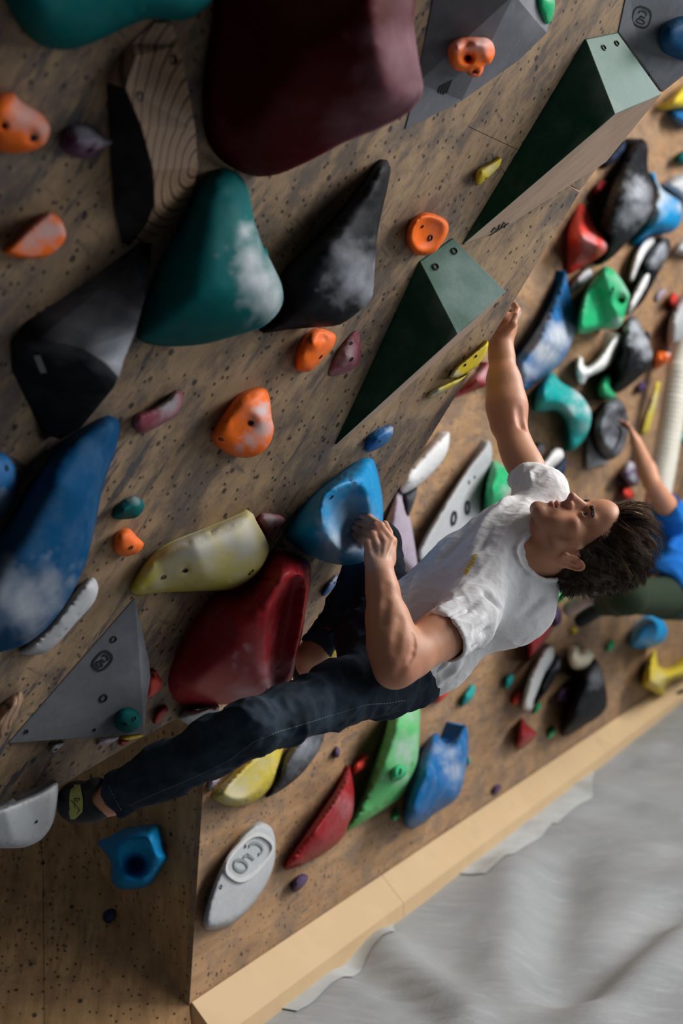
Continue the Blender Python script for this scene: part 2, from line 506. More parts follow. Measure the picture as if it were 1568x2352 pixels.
PROF = dict(
    dome=[(0, 0), (.05, .30), (.12, .52), (.22, .70), (.35, .84), (.5, .93), (.68, .985), (.88, 1.0), (.985, 1.0)],
    cone=[(0, 0), (.06, .10), (.15, .22), (.3, .40), (.5, .62), (.7, .82), (.85, .95), (.93, .99), (.985, 1.0)],
    slab=[(0, 0), (.03, .55), (.07, .85), (.12, .97), (.25, 1.0), (.45, 1.0), (.7, 1.0), (.9, 1.0), (.985, 1.0)],
    dish=[(0, 0), (.05, .55), (.10, .85), (.17, 1.0), (.25, .97), (.38, .80), (.58, .62), (.85, .55), (.985, .54)],
    ramp=[(0, 0), (.03, .08), (.10, .14), (.22, .26), (.4, .44), (.6, .64), (.8, .86), (.92, .97), (.985, 1.0)],
    rimmed=[(0, 0), (.06, .35), (.14, .62), (.24, .84), (.34, .97), (.42, 1.0), (.55, .97), (.75, .95), (.985, .95)],
    ridge=[(0, 0), (.06, .16), (.15, .30), (.3, .46), (.5, .64), (.72, .84), (.86, .96), (.94, 1.0), (.985, 1.01)],
)
def chalk_at(px, spots):
    c = np.zeros(len(px))
    for s in spots or ():
        x, y, r = s[:3]; a = s[3] if len(s) > 3 else 0.8
        w_ = np.array([mnoise.noise((p[0] / r * 1.6, p[1] / r * 1.6, x * .37)) + .5 * mnoise.noise((p[0] / r * 4, p[1] / r * 4, y * .31)) for p in px])
        c = np.maximum(c, a * np.clip(1.25 - np.hypot(px[:, 0] - x, (px[:, 1] - y)) / r * (1 + .55 * w_), 0, 1))
    return np.clip(c, 0, 1)
OUTL = {}
def inside(Q, p):
    x0, y0 = Q[:, 0], Q[:, 1]; x1, y1 = np.roll(x0, -1), np.roll(y0, -1)
    c = ((y0 > p[1]) != (y1 > p[1])) & (p[0] < (x1 - x0) * (p[1] - y0) / (y1 - y0 + 1e-12) + x0)
    return bool(c.sum() % 2)
def on_mesh(v, q, x, y):
    """where the sight line (x, y) first meets a mesh"""
    from mathutils.bvhtree import BVHTree
    key = id(v)
    if key not in on_mesh.c: on_mesh.c[key] = (v, BVHTree.FromPolygons(v.tolist(), q if isinstance(q, list) else q.tolist()))
    r = unit(ray(x, y))
    loc, nn, i, d = on_mesh.c[key][1].ray_cast(Vector(CAM.tolist()), Vector(r.tolist()))
    if loc is None: return None, None
    nn = np.array(nn); nn = nn if nn @ r < 0 else -nn
    return np.array(loc), nn
on_mesh.c = {}
def hold(label, plane, outline, spine, H, mat, prof='dome', lip=0.45, chalk=None, bumps=None, bolts=None,
         name='climbing_hold', cat='climbing hold', group=None, n=56, seat=0.0, parent=None, rim=0.0, smooth_it=3, inner=None, depth=0.0):
    if prof == 'slab': n = max(n, 96)
    O = closed_spline(outline, n)
    if parent is None and seat == 0:
        oc = O.mean(0)
        for Q_ in OUTL.setdefault(id(plane), []):
            if (Q_.max(0) < O.min(0)).any() or (Q_.min(0) > O.max(0)).any(): continue
            for i in range(n):
                if not inside(Q_, O[i]): continue
                p_ = O[i].copy()
                for t_ in np.linspace(0, .9, 181):
                    O[i] = p_ + (oc - p_) * t_
                    if not inside(Q_, O[i]): break
        OUTL[id(plane)].append(O.mean(0) + (O - O.mean(0)) * 1.015)
    S = [np.array((*s[:2], s[2] if len(s) > 2 else 1.0), float) for s in spine]
    cen = O.mean(0)
    nd = ndir(plane, *cen)
    out = O - cen
    rad = np.abs(out @ nd).max() + 1e-6
    prj = np.clip(out @ nd / rad, 0, 1)
    h0 = seat + max(rim, 0.003) + H * lip * prj ** 1.3
    px, hh = [tuple(q) for q in O], list(h0)
    edge_w = [0.0] * n
    x_, y_ = O[:, 0], O[:, 1]
    area_ = abs((x_ * np.roll(y_, -1) - y_ * np.roll(x_, -1)).sum()) / 2
    sp_ = math.sqrt(area_) / (27 if area_ > 12000 else 20 if area_ > 2500 else 13)
    gx_, gy_ = np.meshgrid(np.arange(x_.min(), x_.max(), sp_), np.arange(y_.min(), y_.max(), sp_ * .87))
    gx_ = gx_ + (np.arange(gx_.shape[0]) % 2)[:, None] * sp_ / 2
    G = np.stack([gx_.ravel(), gy_.ravel()], 1)
    G = G[[inside(O, p) for p in G]]
    B_ = np.roll(O, -1, 0); ab_ = B_ - O; L_ = (ab_ ** 2).sum(1) + 1e-9
    def d_out(Q):
        t = np.clip(((Q[:, None] - O[None]) * ab_[None]).sum(2) / L_, 0, 1)
        return np.linalg.norm(Q[:, None] - O[None] - t[..., None] * ab_[None], axis=2).min(1)
    nrm_ = np.stack([ab_[:, 1], -ab_[:, 0]], 1); nrm_ = nrm_ + np.roll(nrm_, 1, 0); nrm_ /= np.linalg.norm(nrm_, axis=1)[:, None] + 1e-9
    if inside(O, O[0] + nrm_[0] * 0.5) is False: nrm_ = -nrm_
    rr_ = []
    for off in (.42, .95, 1.6):
        Q1 = O + nrm_ * sp_ * off
        Q1 = Q1[[inside(O, p) for p in Q1]]
        if len(Q1): Q1 = Q1[d_out(Q1) > sp_ * off * .88]
        if len(Q1): rr_.append(Q1)
    R1 = np.concatenate(rr_) if rr_ else np.zeros((0, 2))
    if len(G): G = G[d_out(G) > sp_ * 2.1]
    extra = [R1, G]
    if inner is not None:
        I_ = closed_spline(inner, 120)
        per_ = np.linalg.norm(np.roll(I_, -1, 0) - I_, axis=1).sum()
        I2 = closed_spline(inner, max(24, int(per_ / (sp_ * .7))))
        fl_ = []
        for q in I2:
            t = np.clip(((q[None] - O) * ab_).sum(1) / L_, 0, 1)
            fp = O + t[:, None] * ab_
            o_ = fp[np.linalg.norm(fp - q[None], axis=1).argmin()]
            dd = np.linalg.norm(o_ - q)
            for f_ in ((.25, .5, .75) if dd < 5 * sp_ else (.12, .25, .4)): fl_.append(q + (o_ - q) * f_)
            c_ = I_.mean(0); fl_.append(q + (c_ - q) * min(.12, sp_ / (np.linalg.norm(c_ - q) + 1e-6)))
        fl_ = np.array(fl_)
        K = G
        if len(K): K = K[np.linalg.norm(K[:, None] - I_[None], axis=2).min(1) > sp_ * 1.3]
        if len(K): K = K[np.linalg.norm(K[:, None] - fl_[None], axis=2).min(1) > sp_ * .6]
        R1 = R1[np.linalg.norm(R1[:, None] - fl_[None], axis=2).min(1) > sp_ * .45]
        extra = [R1, K, I2, fl_]
    else:
        SP = []
        for i in range(max(1, len(S) - 1)):
            a_, b_ = S[i][:2], S[min(i + 1, len(S) - 1)][:2]
            m = max(1, int(np.hypot(*(b_ - a_)) / sp_))
            SP += [a_ + (b_ - a_) * k / m for k in range(m + 1)]
        SP = np.array(SP)
        SP = SP[[inside(O, p) for p in SP]]
        if len(SP):
            SP = SP[d_out(SP) > sp_ * .5]
        if len(SP) and len(G): G = G[np.linalg.norm(G[:, None] - SP[None], axis=2).min(1) > sp_ * .5]
        extra = [R1, G, SP] if len(SP) else [R1, G]
    for E_ in extra:
        for p in E_: px.append(tuple(p)); hh.append(0.0); edge_w.append(1.0)
    px = np.array(px); hh = np.array(hh); edge_w = np.array(edge_w)
    # heights from the distances to the outline and to the crest: no creases from the sampling
    def dseg(A, closed):
        B = np.roll(A, -1, 0) if closed else A[1:]
        A_ = A if closed else A[:-1]
        if len(A_) == 0: return np.linalg.norm(px - A[0][None], axis=1), np.zeros(len(px), int), np.zeros(len(px))
        ab = B - A_; L = (ab ** 2).sum(1) + 1e-9
        t = np.clip(((px[:, None] - A_[None]) * ab[None]).sum(2) / L, 0, 1)
        D = np.linalg.norm(px[:, None] - A_[None] - t[..., None] * ab[None], axis=2)
        i = D.argmin(1); r = np.arange(len(px))
        return D[r, i], i, t[r, i]
    do, io, to = dseg(O, True)
    DW = np.linalg.norm(px[:, None] - O[None], axis=2)
    W_ = 1 / (DW + 0.02 * np.ptp(O)) ** 4
    h0f = (W_ * h0[None]).sum(1) / W_.sum(1)
    if inner is not None:
        di, _, _ = dseg(I_, True)
        ins = np.array([inside(I_, p) for p in px])
        t = do / (do + di + 1e-9)
        hh = np.where(ins, seat + H - depth * np.sin(np.clip(di / (di[ins].max() * .9), 0, 1) * np.pi / 2) ** 1.3, h0f + (seat + H - h0f) * np.sin(np.clip(t, 0, 1) * np.pi / 2) ** .85)
    else:
        SA = np.array([q[:2] for q in S])
        ds, is_, ts = dseg(SA, False)
        sw = np.array([q[2] for q in S])
        hs = sw[is_] * (1 - ts) + sw[np.minimum(is_ + 1, len(S) - 1)] * ts
        t = do / (do + ds + 1e-9)
        hh = h0f + (seat + H * hs - h0f) * np.interp(t, [r[0] for r in PROF[prof]] + [1.0], [r[1] for r in PROF[prof]] + [PROF[prof][-1][1]])
    hh[:n] = h0
    # a clean triangulation of the outline and all inner points
    sc_ = max(np.ptp(O[:, 0]), np.ptp(O[:, 1]))
    cv, ce, cf, ov, oe, of_ = delaunay_2d_cdt([Vector((float(x), float(y))) for x, y in px / sc_], [], [list(range(n))], 1, 0.004)
    src = [o_[0] if o_ else int(np.argmin(np.hypot(px[:, 0] - v.x * sc_, px[:, 1] - v.y * sc_))) for o_, v in zip(ov, cv)]
    used = sorted({i for f in cf for i in f})
    remap = {v: k for k, v in enumerate(used)}
    src = np.array([src[i] for i in used])
    px = np.array([(cv[i].x * sc_, cv[i].y * sc_) for i in used])
    hh = hh[src]; edge_w = edge_w[src]
    tri = np.array([[remap[i] for i in f] for f in cf])
    nv = len(used)
    ea = np.concatenate([tri[:, 0], tri[:, 1], tri[:, 2], tri[:, 1], tri[:, 2], tri[:, 0]])
    eb = np.concatenate([tri[:, 1], tri[:, 2], tri[:, 0], tri[:, 0], tri[:, 1], tri[:, 2]])
    und = {}
    for t in tri:
        for i in range(3):
            k = (int(t[i]), int(t[(i + 1) % 3]))
            und[k] = 1
    border = {a: b for (a, b) in und if (b, a) not in und}
    free = np.ones(nv); free[list(border)] = 0
    cnt = np.bincount(ea, minlength=nv)
    for _ in range(2):
        avg = np.bincount(ea, weights=hh[eb], minlength=nv) / np.maximum(cnt, 1)
        hh = hh + 0.5 * free * (avg - hh)
    for bx, by, br, bh in bumps or ():
        hh = hh + bh * np.exp(-((px[:, 0] - bx) ** 2 + (px[:, 1] - by) ** 2) / br ** 2) * edge_w
    hh = np.maximum(hh, seat + 0.002)
    verts = [plane.at(px[i, 0], px[i, 1], hh[i]) for i in range(nv)]
    ch = list(chalk_at(px, chalk))
    faces = [tuple(map(int, t)) for t in tri]
    st = next(iter(border)); loop = [st]; cur = border[st]
    while cur != st and len(loop) <= len(border):
        loop.append(cur); cur = border.get(cur, st)
    k = len(verts); ln = len(loop)
    for i in loop:
        verts.append(plane.foot(verts[i], seat + GAP)); ch.append(0)
    for i in range(ln):
        j = (i + 1) % ln
        faces.append((loop[i], k + i, k + j, loop[j]))
    faces.append(tuple(range(k, k + ln)))
    bm = bmesh.new()
    lay = bm.verts.layers.float.new('chalk')
    vs = [bm.verts.new(tuple(v)) for v in verts]
    for v, cc in zip(vs, ch): v[lay] = float(cc)
    for f in faces:
        try: bm.faces.new([vs[i] for i in f])
        except ValueError: pass
    bmesh.ops.triangulate(bm, faces=[f for f in bm.faces if len(f.verts) > 4])
    bmesh.ops.recalc_face_normals(bm, faces=bm.faces[:])
    me = bpy.data.meshes.new(name)
    bm.to_mesh(me); bm.free()
    me.polygons.foreach_set('use_smooth', [True] * len(me.polygons))
    origin = plane.at(cen[0], cen[1], 0)
    me.transform(Matrix.Translation([-float(a) for a in origin]))
    o = link(name, me, mat)
    if parent is not None:
        o.parent = parent; o.location = [float(a) for a in origin - np.array(parent.matrix_world.translation)]
    else:
        o.location = origin
        tag(o, label, cat, group)
    mesh_bolts(o, plane, px, hh, bolts, origin)
    return o
def bolt_mesh():
    bm = bmesh.new()
    k = 10
    prof = [(1.35, 0.0), (1.35, 0.25), (1.0, 0.30), (0.8, -0.25), (0.0, -0.3)]
    rows = [[bm.verts.new((r * math.cos(2 * math.pi * i / k), r * math.sin(2 * math.pi * i / k), z)) for i in range(k)] for r, z in prof[:-1]]
    cv = bm.verts.new((0, 0, prof[-1][1]))
    for a, b in zip(rows[:-1], rows[1:]):
        for i in range(k): bm.faces.new((a[i], a[(i + 1) % k], b[(i + 1) % k], b[i]))
    for i in range(k): bm.faces.new((rows[-1][i], rows[-1][(i + 1) % k], cv))
    me = bpy.data.meshes.new('bolt'); bm.to_mesh(me); bm.free()
    me.materials.append(M_BOLT)
    return me
BOLT = bolt_mesh()
def mesh_bolts(o, plane, px, hh, bolts, origin):
    for b in bolts or ():
        bx, by = b[:2]; r = b[2] if len(b) > 2 else 0.0062
        d = np.hypot(px[:, 0] - bx, px[:, 1] - by)
        w = np.argsort(d)[:14]
        A = np.c_[px[w] - (bx, by), np.ones(len(w))]
        if np.linalg.matrix_rank(A) < 3: continue
        co = np.linalg.lstsq(A, hh[w], rcond=None)[0]
        h = float(np.clip(co[2], hh[w].min(), hh[w].max()))
        p = plane.at(bx, by, h)
        p1 = plane.at(bx + 6, by, h + 6 * co[0]); p2 = plane.at(bx, by + 6, h + 6 * co[1])
        nn = unit(np.cross(p1 - p, p2 - p))
        if nn @ (CAM - p) < 0: nn = -nn
        ob = bpy.data.objects.new('bolt', BOLT); COL.objects.link(ob)
        ob.parent = o
        q = Vector(nn.tolist()).to_track_quat('Z', 'Y').to_matrix().to_4x4()
        ob.matrix_local = Matrix.Translation([float(a) for a in p + nn * 0.001 - origin]) @ q @ Matrix.Scale(r * 0.72, 4)

def facet(label, plane, V, F, mat, base=None, bevel=0.006, name='volume', cat='climbing volume', group=None, fm=None, seat=0.0, chalk=None, seg=2, bolts=None, soft=False):
    """a hold with flat faces: V = {key: (x, y, height)}, F = faces seen, the back closes onto the wall"""
    bm = bmesh.new()
    lay = bm.verts.layers.float.new('chalk')
    keys = list(V)
    P3 = {k: plane.at(V[k][0], V[k][1], seat + max(V[k][2], 0.0025)) for k in keys}
    vs = {k: bm.verts.new(tuple(P3[k])) for k in keys}
    ch = chalk_at(np.array([V[k][:2] for k in keys], float), chalk)
    for k, c in zip(keys, ch): vs[k][lay] = float(c)
    for i, f in enumerate(F):
        fc = bm.faces.new([vs[k] for k in f])
        if fm: fc.material_index = fm[i]
    # outline = edges with a single face, closed down onto the wall
    be = [e for e in bm.edges if len(e.link_faces) == 1]
    foot = {}
    def ft(v):
        if v not in foot:
            p = np.array(v.co)
            q = plane.foot(p, seat + GAP)
            foot[v] = bm.verts.new(tuple(q))
        return foot[v]
    nb = []
    for e in be:
        a, b = e.verts
        nb.append(bm.faces.new((a, b, ft(b), ft(a))))
    # ordered base loop
    order = []
    if be:
        nxt = {}
        for e in be:
            f = e.link_faces[0]
            for l in f.loops:
                if l.edge == e: nxt[l.vert] = l.link_loop_next.vert
        v0 = be[0].verts[0]; v = v0
        for _ in range(len(be) + 1):
            order.append(v); v = nxt.get(v)
            if v is None or v == v0: break
    if len(order) > 2:
        try: bm.faces.new([foot[v] for v in order])
        except ValueError: pass
    bmesh.ops.recalc_face_normals(bm, faces=bm.faces[:])
    if bevel:
        fv = set(foot.values())
        bmesh.ops.bevel(bm, geom=[e for e in bm.edges if not (e.verts[0] in fv and e.verts[1] in fv)], offset=bevel, segments=seg, affect='EDGES', clamp_overlap=True, profile=0.5)
    bmesh.ops.triangulate(bm, faces=[f for f in bm.faces if len(f.verts) > 4])
    if chalk:
        for _ in range(3):
            bmesh.ops.subdivide_edges(bm, edges=[e for e in bm.edges if e.calc_length() > 0.035], cuts=1, use_grid_fill=True)
        bmesh.ops.triangulate(bm, faces=[f for f in bm.faces if len(f.verts) > 4])
        bm.verts.ensure_lookup_table()
        pc = np.array([pix(np.array(v.co)) for v in bm.verts])
        for v, c in zip(bm.verts, chalk_at(pc, chalk)): v[lay] = float(c)
    me = bpy.data.meshes.new(name); bm.to_mesh(me); bm.free()
    if soft:
        me.polygons.foreach_set('use_smooth', [True] * len(me.polygons))
    arr = np.array([V[k][:2] for k in keys], float)
    cen = arr.mean(0)
    origin = plane.at(cen[0], cen[1], 0)
    me.transform(Matrix.Translation([-float(a) for a in origin]))
    o = link(name, me, mat)
    o.location = origin
    tag(o, label, cat, group)
    # bolts lie on the first face they fall into
    for b in bolts or ():
        bx, by = b[:2]; r = b[2] if len(b) > 2 else 0.007; fi = b[3] if len(b) > 3 else 0
        f = F[fi]
        p0, p1, p2 = P3[f[0]], P3[f[1]], P3[f[2]]
        nn = unit(np.cross(p1 - p0, p2 - p0))
        if nn @ (CAM - p0) < 0: nn = -nn
        rr = ray(bx, by)
        p = CAM + rr * ((nn @ (p0 - CAM)) / (nn @ rr))
        ob = bpy.data.objects.new('bolt', BOLT); COL.objects.link(ob); ob.parent = o
        q = Vector(nn.tolist()).to_track_quat('Z', 'Y').to_matrix().to_4x4()
        ob.matrix_local = Matrix.Translation([float(a) for a in p + nn * 0.001 - origin]) @ q @ Matrix.Scale(r * 0.72, 4)
    return o, P3, origin

def flush(plane, a, b, c, x, y):
    """height over the wall that puts (x, y) into the flat face through a, b, c"""
    p0, p1, p2 = (plane.at(*k) for k in (a, b, c))
    nn = np.cross(p1 - p0, p2 - p0); r = ray(x, y)
    p = CAM + r * ((nn @ (p0 - CAM)) / (nn @ r))
    return float(plane.m @ p - plane.d)
def strokes_on(parent, origin, face_pts, lines, width, mat, name, label=None, lift=0.0012, raise_=0.0):
    """flat (or raised) line marks lying on the plane through three points; lines in sight coordinates"""
    p0, p1, p2 = face_pts
    nn = unit(np.cross(p1 - p0, p2 - p0))
    if nn @ (CAM - p0) < 0: nn = -nn
    def on(x, y):
        r = ray(x, y); return CAM + r * ((nn @ (p0 - CAM)) / (nn @ r))
    bm = bmesh.new()
    for ln in lines:
        closed = ln[0] == ln[-1] and len(ln) > 2
        q = [on(*p) for p in (ln[:-1] if closed else ln)]
        m = len(q)
        L, Rr = [], []
        for i in range(m):
            a = q[i - 1] if (i > 0 or closed) else q[i]
            b = q[(i + 1) % m] if (i < m - 1 or closed) else q[i]
            t = unit(b - a); s = np.cross(nn, t) * width / 2
            L.append((q[i] + s)); Rr.append((q[i] - s))
        h = max(raise_, 0.0006)
        tl = [bm.verts.new(tuple(v + nn * (lift + h) - origin)) for v in L]; tr = [bm.verts.new(tuple(v + nn * (lift + h) - origin)) for v in Rr]
        bl = [bm.verts.new(tuple(v + nn * (lift - 0.001) - origin)) for v in L]; br = [bm.verts.new(tuple(v + nn * (lift - 0.001) - origin)) for v in Rr]
        rng = range(m if closed else m - 1)
        for i in rng:
            j = (i + 1) % m
            bm.faces.new((tl[i], tl[j], tr[j], tr[i])); bm.faces.new((tl[i], bl[i], bl[j], tl[j])); bm.faces.new((tr[i], tr[j], br[j], br[i]))
    o = from_bm(name, bm, mat, parent)
    if label: o['label'] = label
    if len(lines) > 1: o['kind'] = 'stuff'
    return o
def logo_lines(o, e1, e2):
    """rounded badge with the letters C r O; o = start, e1 = along the words, e2 = up the letters"""
    o, e1, e2 = np.array(o, float), np.array(e1, float), np.array(e2, float)
    f = lambda u, v: tuple(o + u * e1 + v * e2)
    arc = lambda cu, cv, ru, rv, a0, a1, k=12: [f(cu + ru * math.cos(math.radians(a0 + (a1 - a0) * i / k)), cv + rv * math.sin(math.radians(a0 + (a1 - a0) * i / k))) for i in range(k + 1)]
    C = arc(0.20, 0.5, 0.16, 0.42, 60, 300)
    r = [f(0.46, 0.14), f(0.46, 0.68)]; r2 = arc(0.56, 0.52, 0.10, 0.18, 165, 50, 6)
    O = arc(0.82, 0.5, 0.15, 0.44, 0, 360, 18); O[-1] = O[0]
    ring = []
    k = 40
    for i in range(k):
        a = 2 * math.pi * i / k
        ca, sa = math.cos(a), math.sin(a)
        ring.append(f(0.5 + 0.72 * math.copysign(abs(ca) ** 0.72, ca), 0.5 + 0.92 * math.copysign(abs(sa) ** 0.72, sa)))
    ring.append(ring[0])
    return [C, r, r2, O], [ring]
# ------------------------------------------------------------------ holds on the overhang, from the top
H = HC
hold('huge dark teal hold cut off by the top left of the picture', WA,
     [(-25, -60), (15, 5), (45, 60), (90, 103), (150, 115), (215, 98), (290, 62), (345, 43), (400, 48), (440, 42), (480, 10), (510, -40), (470, -110), (300, -160), (80, -140)],
     [(120, -10, .9), (330, -40, 1)], 0.13, H['teal'], 'dome', 0.3)
# wooden hold
def wooden():
    m, nt, b = nodes('grained_wood')
    v = coords(nt, (1, 1, 1))
    w = nt.nodes.new('ShaderNodeTexWave'); w.wave_type = 'RINGS'; w.rings_direction = 'SPHERICAL'
    w.inputs['Scale'].default_value = 13.0; w.inputs['Distortion'].default_value = 1.6; w.inputs['Detail'].default_value = 2; w.inputs['Detail Scale'].default_value = 1.2
    mp = nt.nodes.new('ShaderNodeMapping'); mp.inputs['Scale'].default_value = (1.6, 1.0, 0.75)
    tc = nt.nodes.new('ShaderNodeTexCoord'); nt.links.new(tc.outputs['Object'], mp.inputs[0])
    off = WA.at(432, 385, 0.06) - WA.at(330, 330, 0)
    mp.inputs['Location'].default_value = [float(-a * s) for a, s in zip(off, (1.6, 1.0, 0.75))]
    nt.links.new(mp.outputs[0], w.inputs['Vector'])
    g = ramp(nt, w.outputs['Fac'], [(0.0, (0.075, 0.036, 0.02)), (0.22, (0.27, 0.165, 0.10)), (0.75, (0.31, 0.20, 0.125)), (1.0, (0.24, 0.14, 0.08))])
    nt.links.new(g, b.inputs['Base Color']); b.inputs['Roughness'].default_value = 0.55
    return m
M_WOOD = wooden()
o, _, _ = facet('curved wooden hold with ringed grain and a black left side', WA,
      dict(a=(243, 185, 0), b=(300, 100, 0), c=(352, 52, 0), d=(395, 50, .01), e=(412, 105, .02), f=(432, 195, .04), g=(450, 300, .06), h=(455, 385, .06), i=(440, 450, .04), j=(405, 510, .02), k=(352, 545, 0), l=(300, 566, 0), m=(276, 560, 0), n=(260, 470, 0), o=(248, 320, 0),
           p=(288, 200, .05), q=(325, 290, .075), r=(352, 390, .08), s=(356, 470, .06), t=(338, 515, .03), u=(312, 130, .03)),
      [('a', 'p', 'q', 'r', 's', 't', 'l', 'm', 'n', 'o'), ('a', 'b', 'u', 'p'), ('b', 'c', 'd', 'e', 'u'), ('u', 'e', 'f', 'p'), ('p', 'f', 'g', 'q'), ('q', 'g', 'h', 'r'), ('r', 'h', 'i', 's'), ('s', 'i', 'j', 't'), ('t', 'j', 'k', 'l')],
      [M_WOOD, mat_hold('black_side', (0.014, 0.014, 0.015), 0.6, 0.05)], fm=[1, 0, 0, 0, 0, 0, 0, 0, 0], bevel=0.012, name='wooden_hold', cat='climbing hold', bolts=[(397, 138, .008, 2), (320, 222, .008, 4)])  # left side is flat black without grain
hold('huge dark maroon hold with a chalky right end', WA,
     [(515, -70), (488, 60), (470, 170), (467, 250), (476, 320), (505, 365), (545, 392), (590, 406), (640, 400), (710, 370), (790, 328), (870, 296), (935, 262), (966, 225), (972, 200), (960, 130), (950, 50), (945, -70), (720, -130)],
     [(838, -60, 1.0), (856, 60, 1.0), (888, 210, 1.0)], 0.32, H['maroon'], 'ramp', 0.9, chalk=[(930, 130, 90, .75), (955, 205, 55, .9), (880, 240, 70, .55), (800, 290, 60, .3)], n=72)
o, p3, og = facet('grey gritty volume at the top holding an orange knobbly hold', WA,
      dict(a=(1005, -60, 0), b=(958, 190, 0), c=(930, 298, 0), d=(1060, 232, .01), e=(1190, 140, .025), f=(1256, 76, .045), g=(1180, -15, .10), i=(1150, -70, .09), j=(1275, 20, .03), k=(1272, -70, 0)),
      [('a', 'b', 'c', 'd', 'e', 'f', 'g', 'i'), ('g', 'f', 'j', 'k', 'i')], H['grey'], bevel=0.008, bolts=[(1012, 178, .010, 0)], chalk=[(1230, 40, 60, .6)])
strokes_on(o, og, (p3['b'], p3['d'], p3['g']), [[(1000 + i * 8, 225 - i * 4), (1012 + i * 8, 195 - i * 4)] for i in range(4)] + [[(938, 280), (955, 292)], [(942, 272), (960, 284)]], 0.004, M_INK, 'scratch_mark')
hold('orange knobbly hold with a dark hole on the grey top volume', WA,
     [(1030, 115), (1042, 95), (1065, 85), (1090, 84), (1118, 86), (1132, 100), (1136, 122), (1126, 145), (1112, 150), (1108, 165), (1098, 177), (1082, 175), (1074, 166), (1050, 163), (1035, 148)],
     [(1060, 125), (1100, 118)], 0.052, H['orange'], 'dome', 0.5, bumps=[(1112, 105, 16, .018), (1090, 100, 12, .014), (1073, 133, 11, -.034), (1120, 132, 12, .012), (1092, 164, 7, -.02), (1050, 110, 12, .012)], chalk=[(1110, 98, 34, .75), (1055, 98, 22, .5)], seat=0.045, bolts=[(1075, 134, .009), (1089, 164, .006)])
hold('small green hold on the right flank of the grey top volume', WA, [(1228, -12), (1236, 25), (1248, 52), (1260, 54), (1270, 36), (1273, 0), (1250, -25)], [(1252, 15)], 0.04, H['green'], 'dome', 0.5, seat=0.03)
o, p3, og = facet('grey gritty volume with a black badge in the top right corner', WA,
      dict(a=(1442, -30, 0), b=(1420, 74, 0), c=(1470, 138, .01), d=(1521, 212, .02), e=(1600, 150, .05), f=(1640, -30, .05)),
      [('a', 'b', 'c', 'd', 'e', 'f')], H['grey'], bevel=0.006, bolts=[(1497, 160, .006, 0), (1488, 172, .005, 0)])
ink, ring = logo_lines((1487, 28), (-9, 30), (-21, -8))
strokes_on(o, og, (p3['a'], p3['d'], p3['f']), ink, 0.0038, M_INK, 'badge_letters', 'black letters CrO')
strokes_on(o, og, (p3['a'], p3['d'], p3['f']), ring, 0.0055, M_INK, 'badge_outline', 'black rounded outline')
hold('dark teal round hold cut off by the right edge on the grey corner volume', WA, [(1512, 90), (1520, 62), (1545, 45), (1585, 35), (1620, 60), (1625, 110), (1590, 140), (1550, 133), (1522, 118)], [(1565, 88)], 0.07, H['blue_deep'], 'dome', 0.4, seat=0.03)

# the two long green wedges
M_WEDGE_WOOD = mat_ply('wedge_bare_wood', (0.36, 0.26, 0.19), (0.30, 0.21, 0.15), (0.20, 0.16, 0.13), False, (2, 8, 3), 0.35)
def wedge(label, V, F, fm, bolts, chalk):
    return facet(label, WA, V, F, [H['green_dark'], mat_hold('lit_chalked_green_paint', (0.055, 0.135, 0.10), 0.5, 0.40, 0.2, (0.25, 0.34, 0.32)), M_WEDGE_WOOD], bevel=0.014, fm=fm, bolts=bolts, chalk=chalk, seg=3, name='wedge_volume')  # end faces get a paler green: chalk plus painted-in light
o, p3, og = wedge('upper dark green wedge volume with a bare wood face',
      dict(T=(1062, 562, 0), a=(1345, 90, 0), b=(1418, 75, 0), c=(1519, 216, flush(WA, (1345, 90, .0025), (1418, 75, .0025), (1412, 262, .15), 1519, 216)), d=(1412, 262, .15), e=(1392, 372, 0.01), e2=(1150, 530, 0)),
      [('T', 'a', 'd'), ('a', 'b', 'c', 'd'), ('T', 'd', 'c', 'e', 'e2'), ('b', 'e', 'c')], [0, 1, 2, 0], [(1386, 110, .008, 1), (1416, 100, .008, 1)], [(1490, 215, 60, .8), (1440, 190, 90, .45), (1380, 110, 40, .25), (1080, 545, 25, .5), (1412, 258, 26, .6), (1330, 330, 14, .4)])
strokes_on(o, og, (p3['T'], p3['d'], p3['e2']), [[(1128, 533), (1134, 522), (1140, 528)], [(1143, 527), (1147, 515)], [(1150, 522), (1156, 510), (1162, 515), (1157, 523)], [(1124, 540), (1168, 512)]], 0.003, M_INK, 'ink_mark')
o, p3, og = wedge('lower dark green wedge volume with a pale lit and chalked end',
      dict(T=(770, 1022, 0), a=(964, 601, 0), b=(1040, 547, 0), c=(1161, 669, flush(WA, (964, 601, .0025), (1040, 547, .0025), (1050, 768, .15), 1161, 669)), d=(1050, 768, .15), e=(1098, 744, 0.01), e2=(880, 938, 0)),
      [('T', 'a', 'd'), ('a', 'b', 'c', 'd'), ('T', 'd', 'c', 'e', 'e2'), ('b', 'e', 'c')], [0, 1, 2, 0], [(1000, 613, .009, 1), (1043, 577, .009, 1)], [(1130, 690, 70, .8), (1080, 640, 100, .5), (1000, 610, 50, .2), (1050, 765, 24, .6), (1000, 690, 14, .3)])

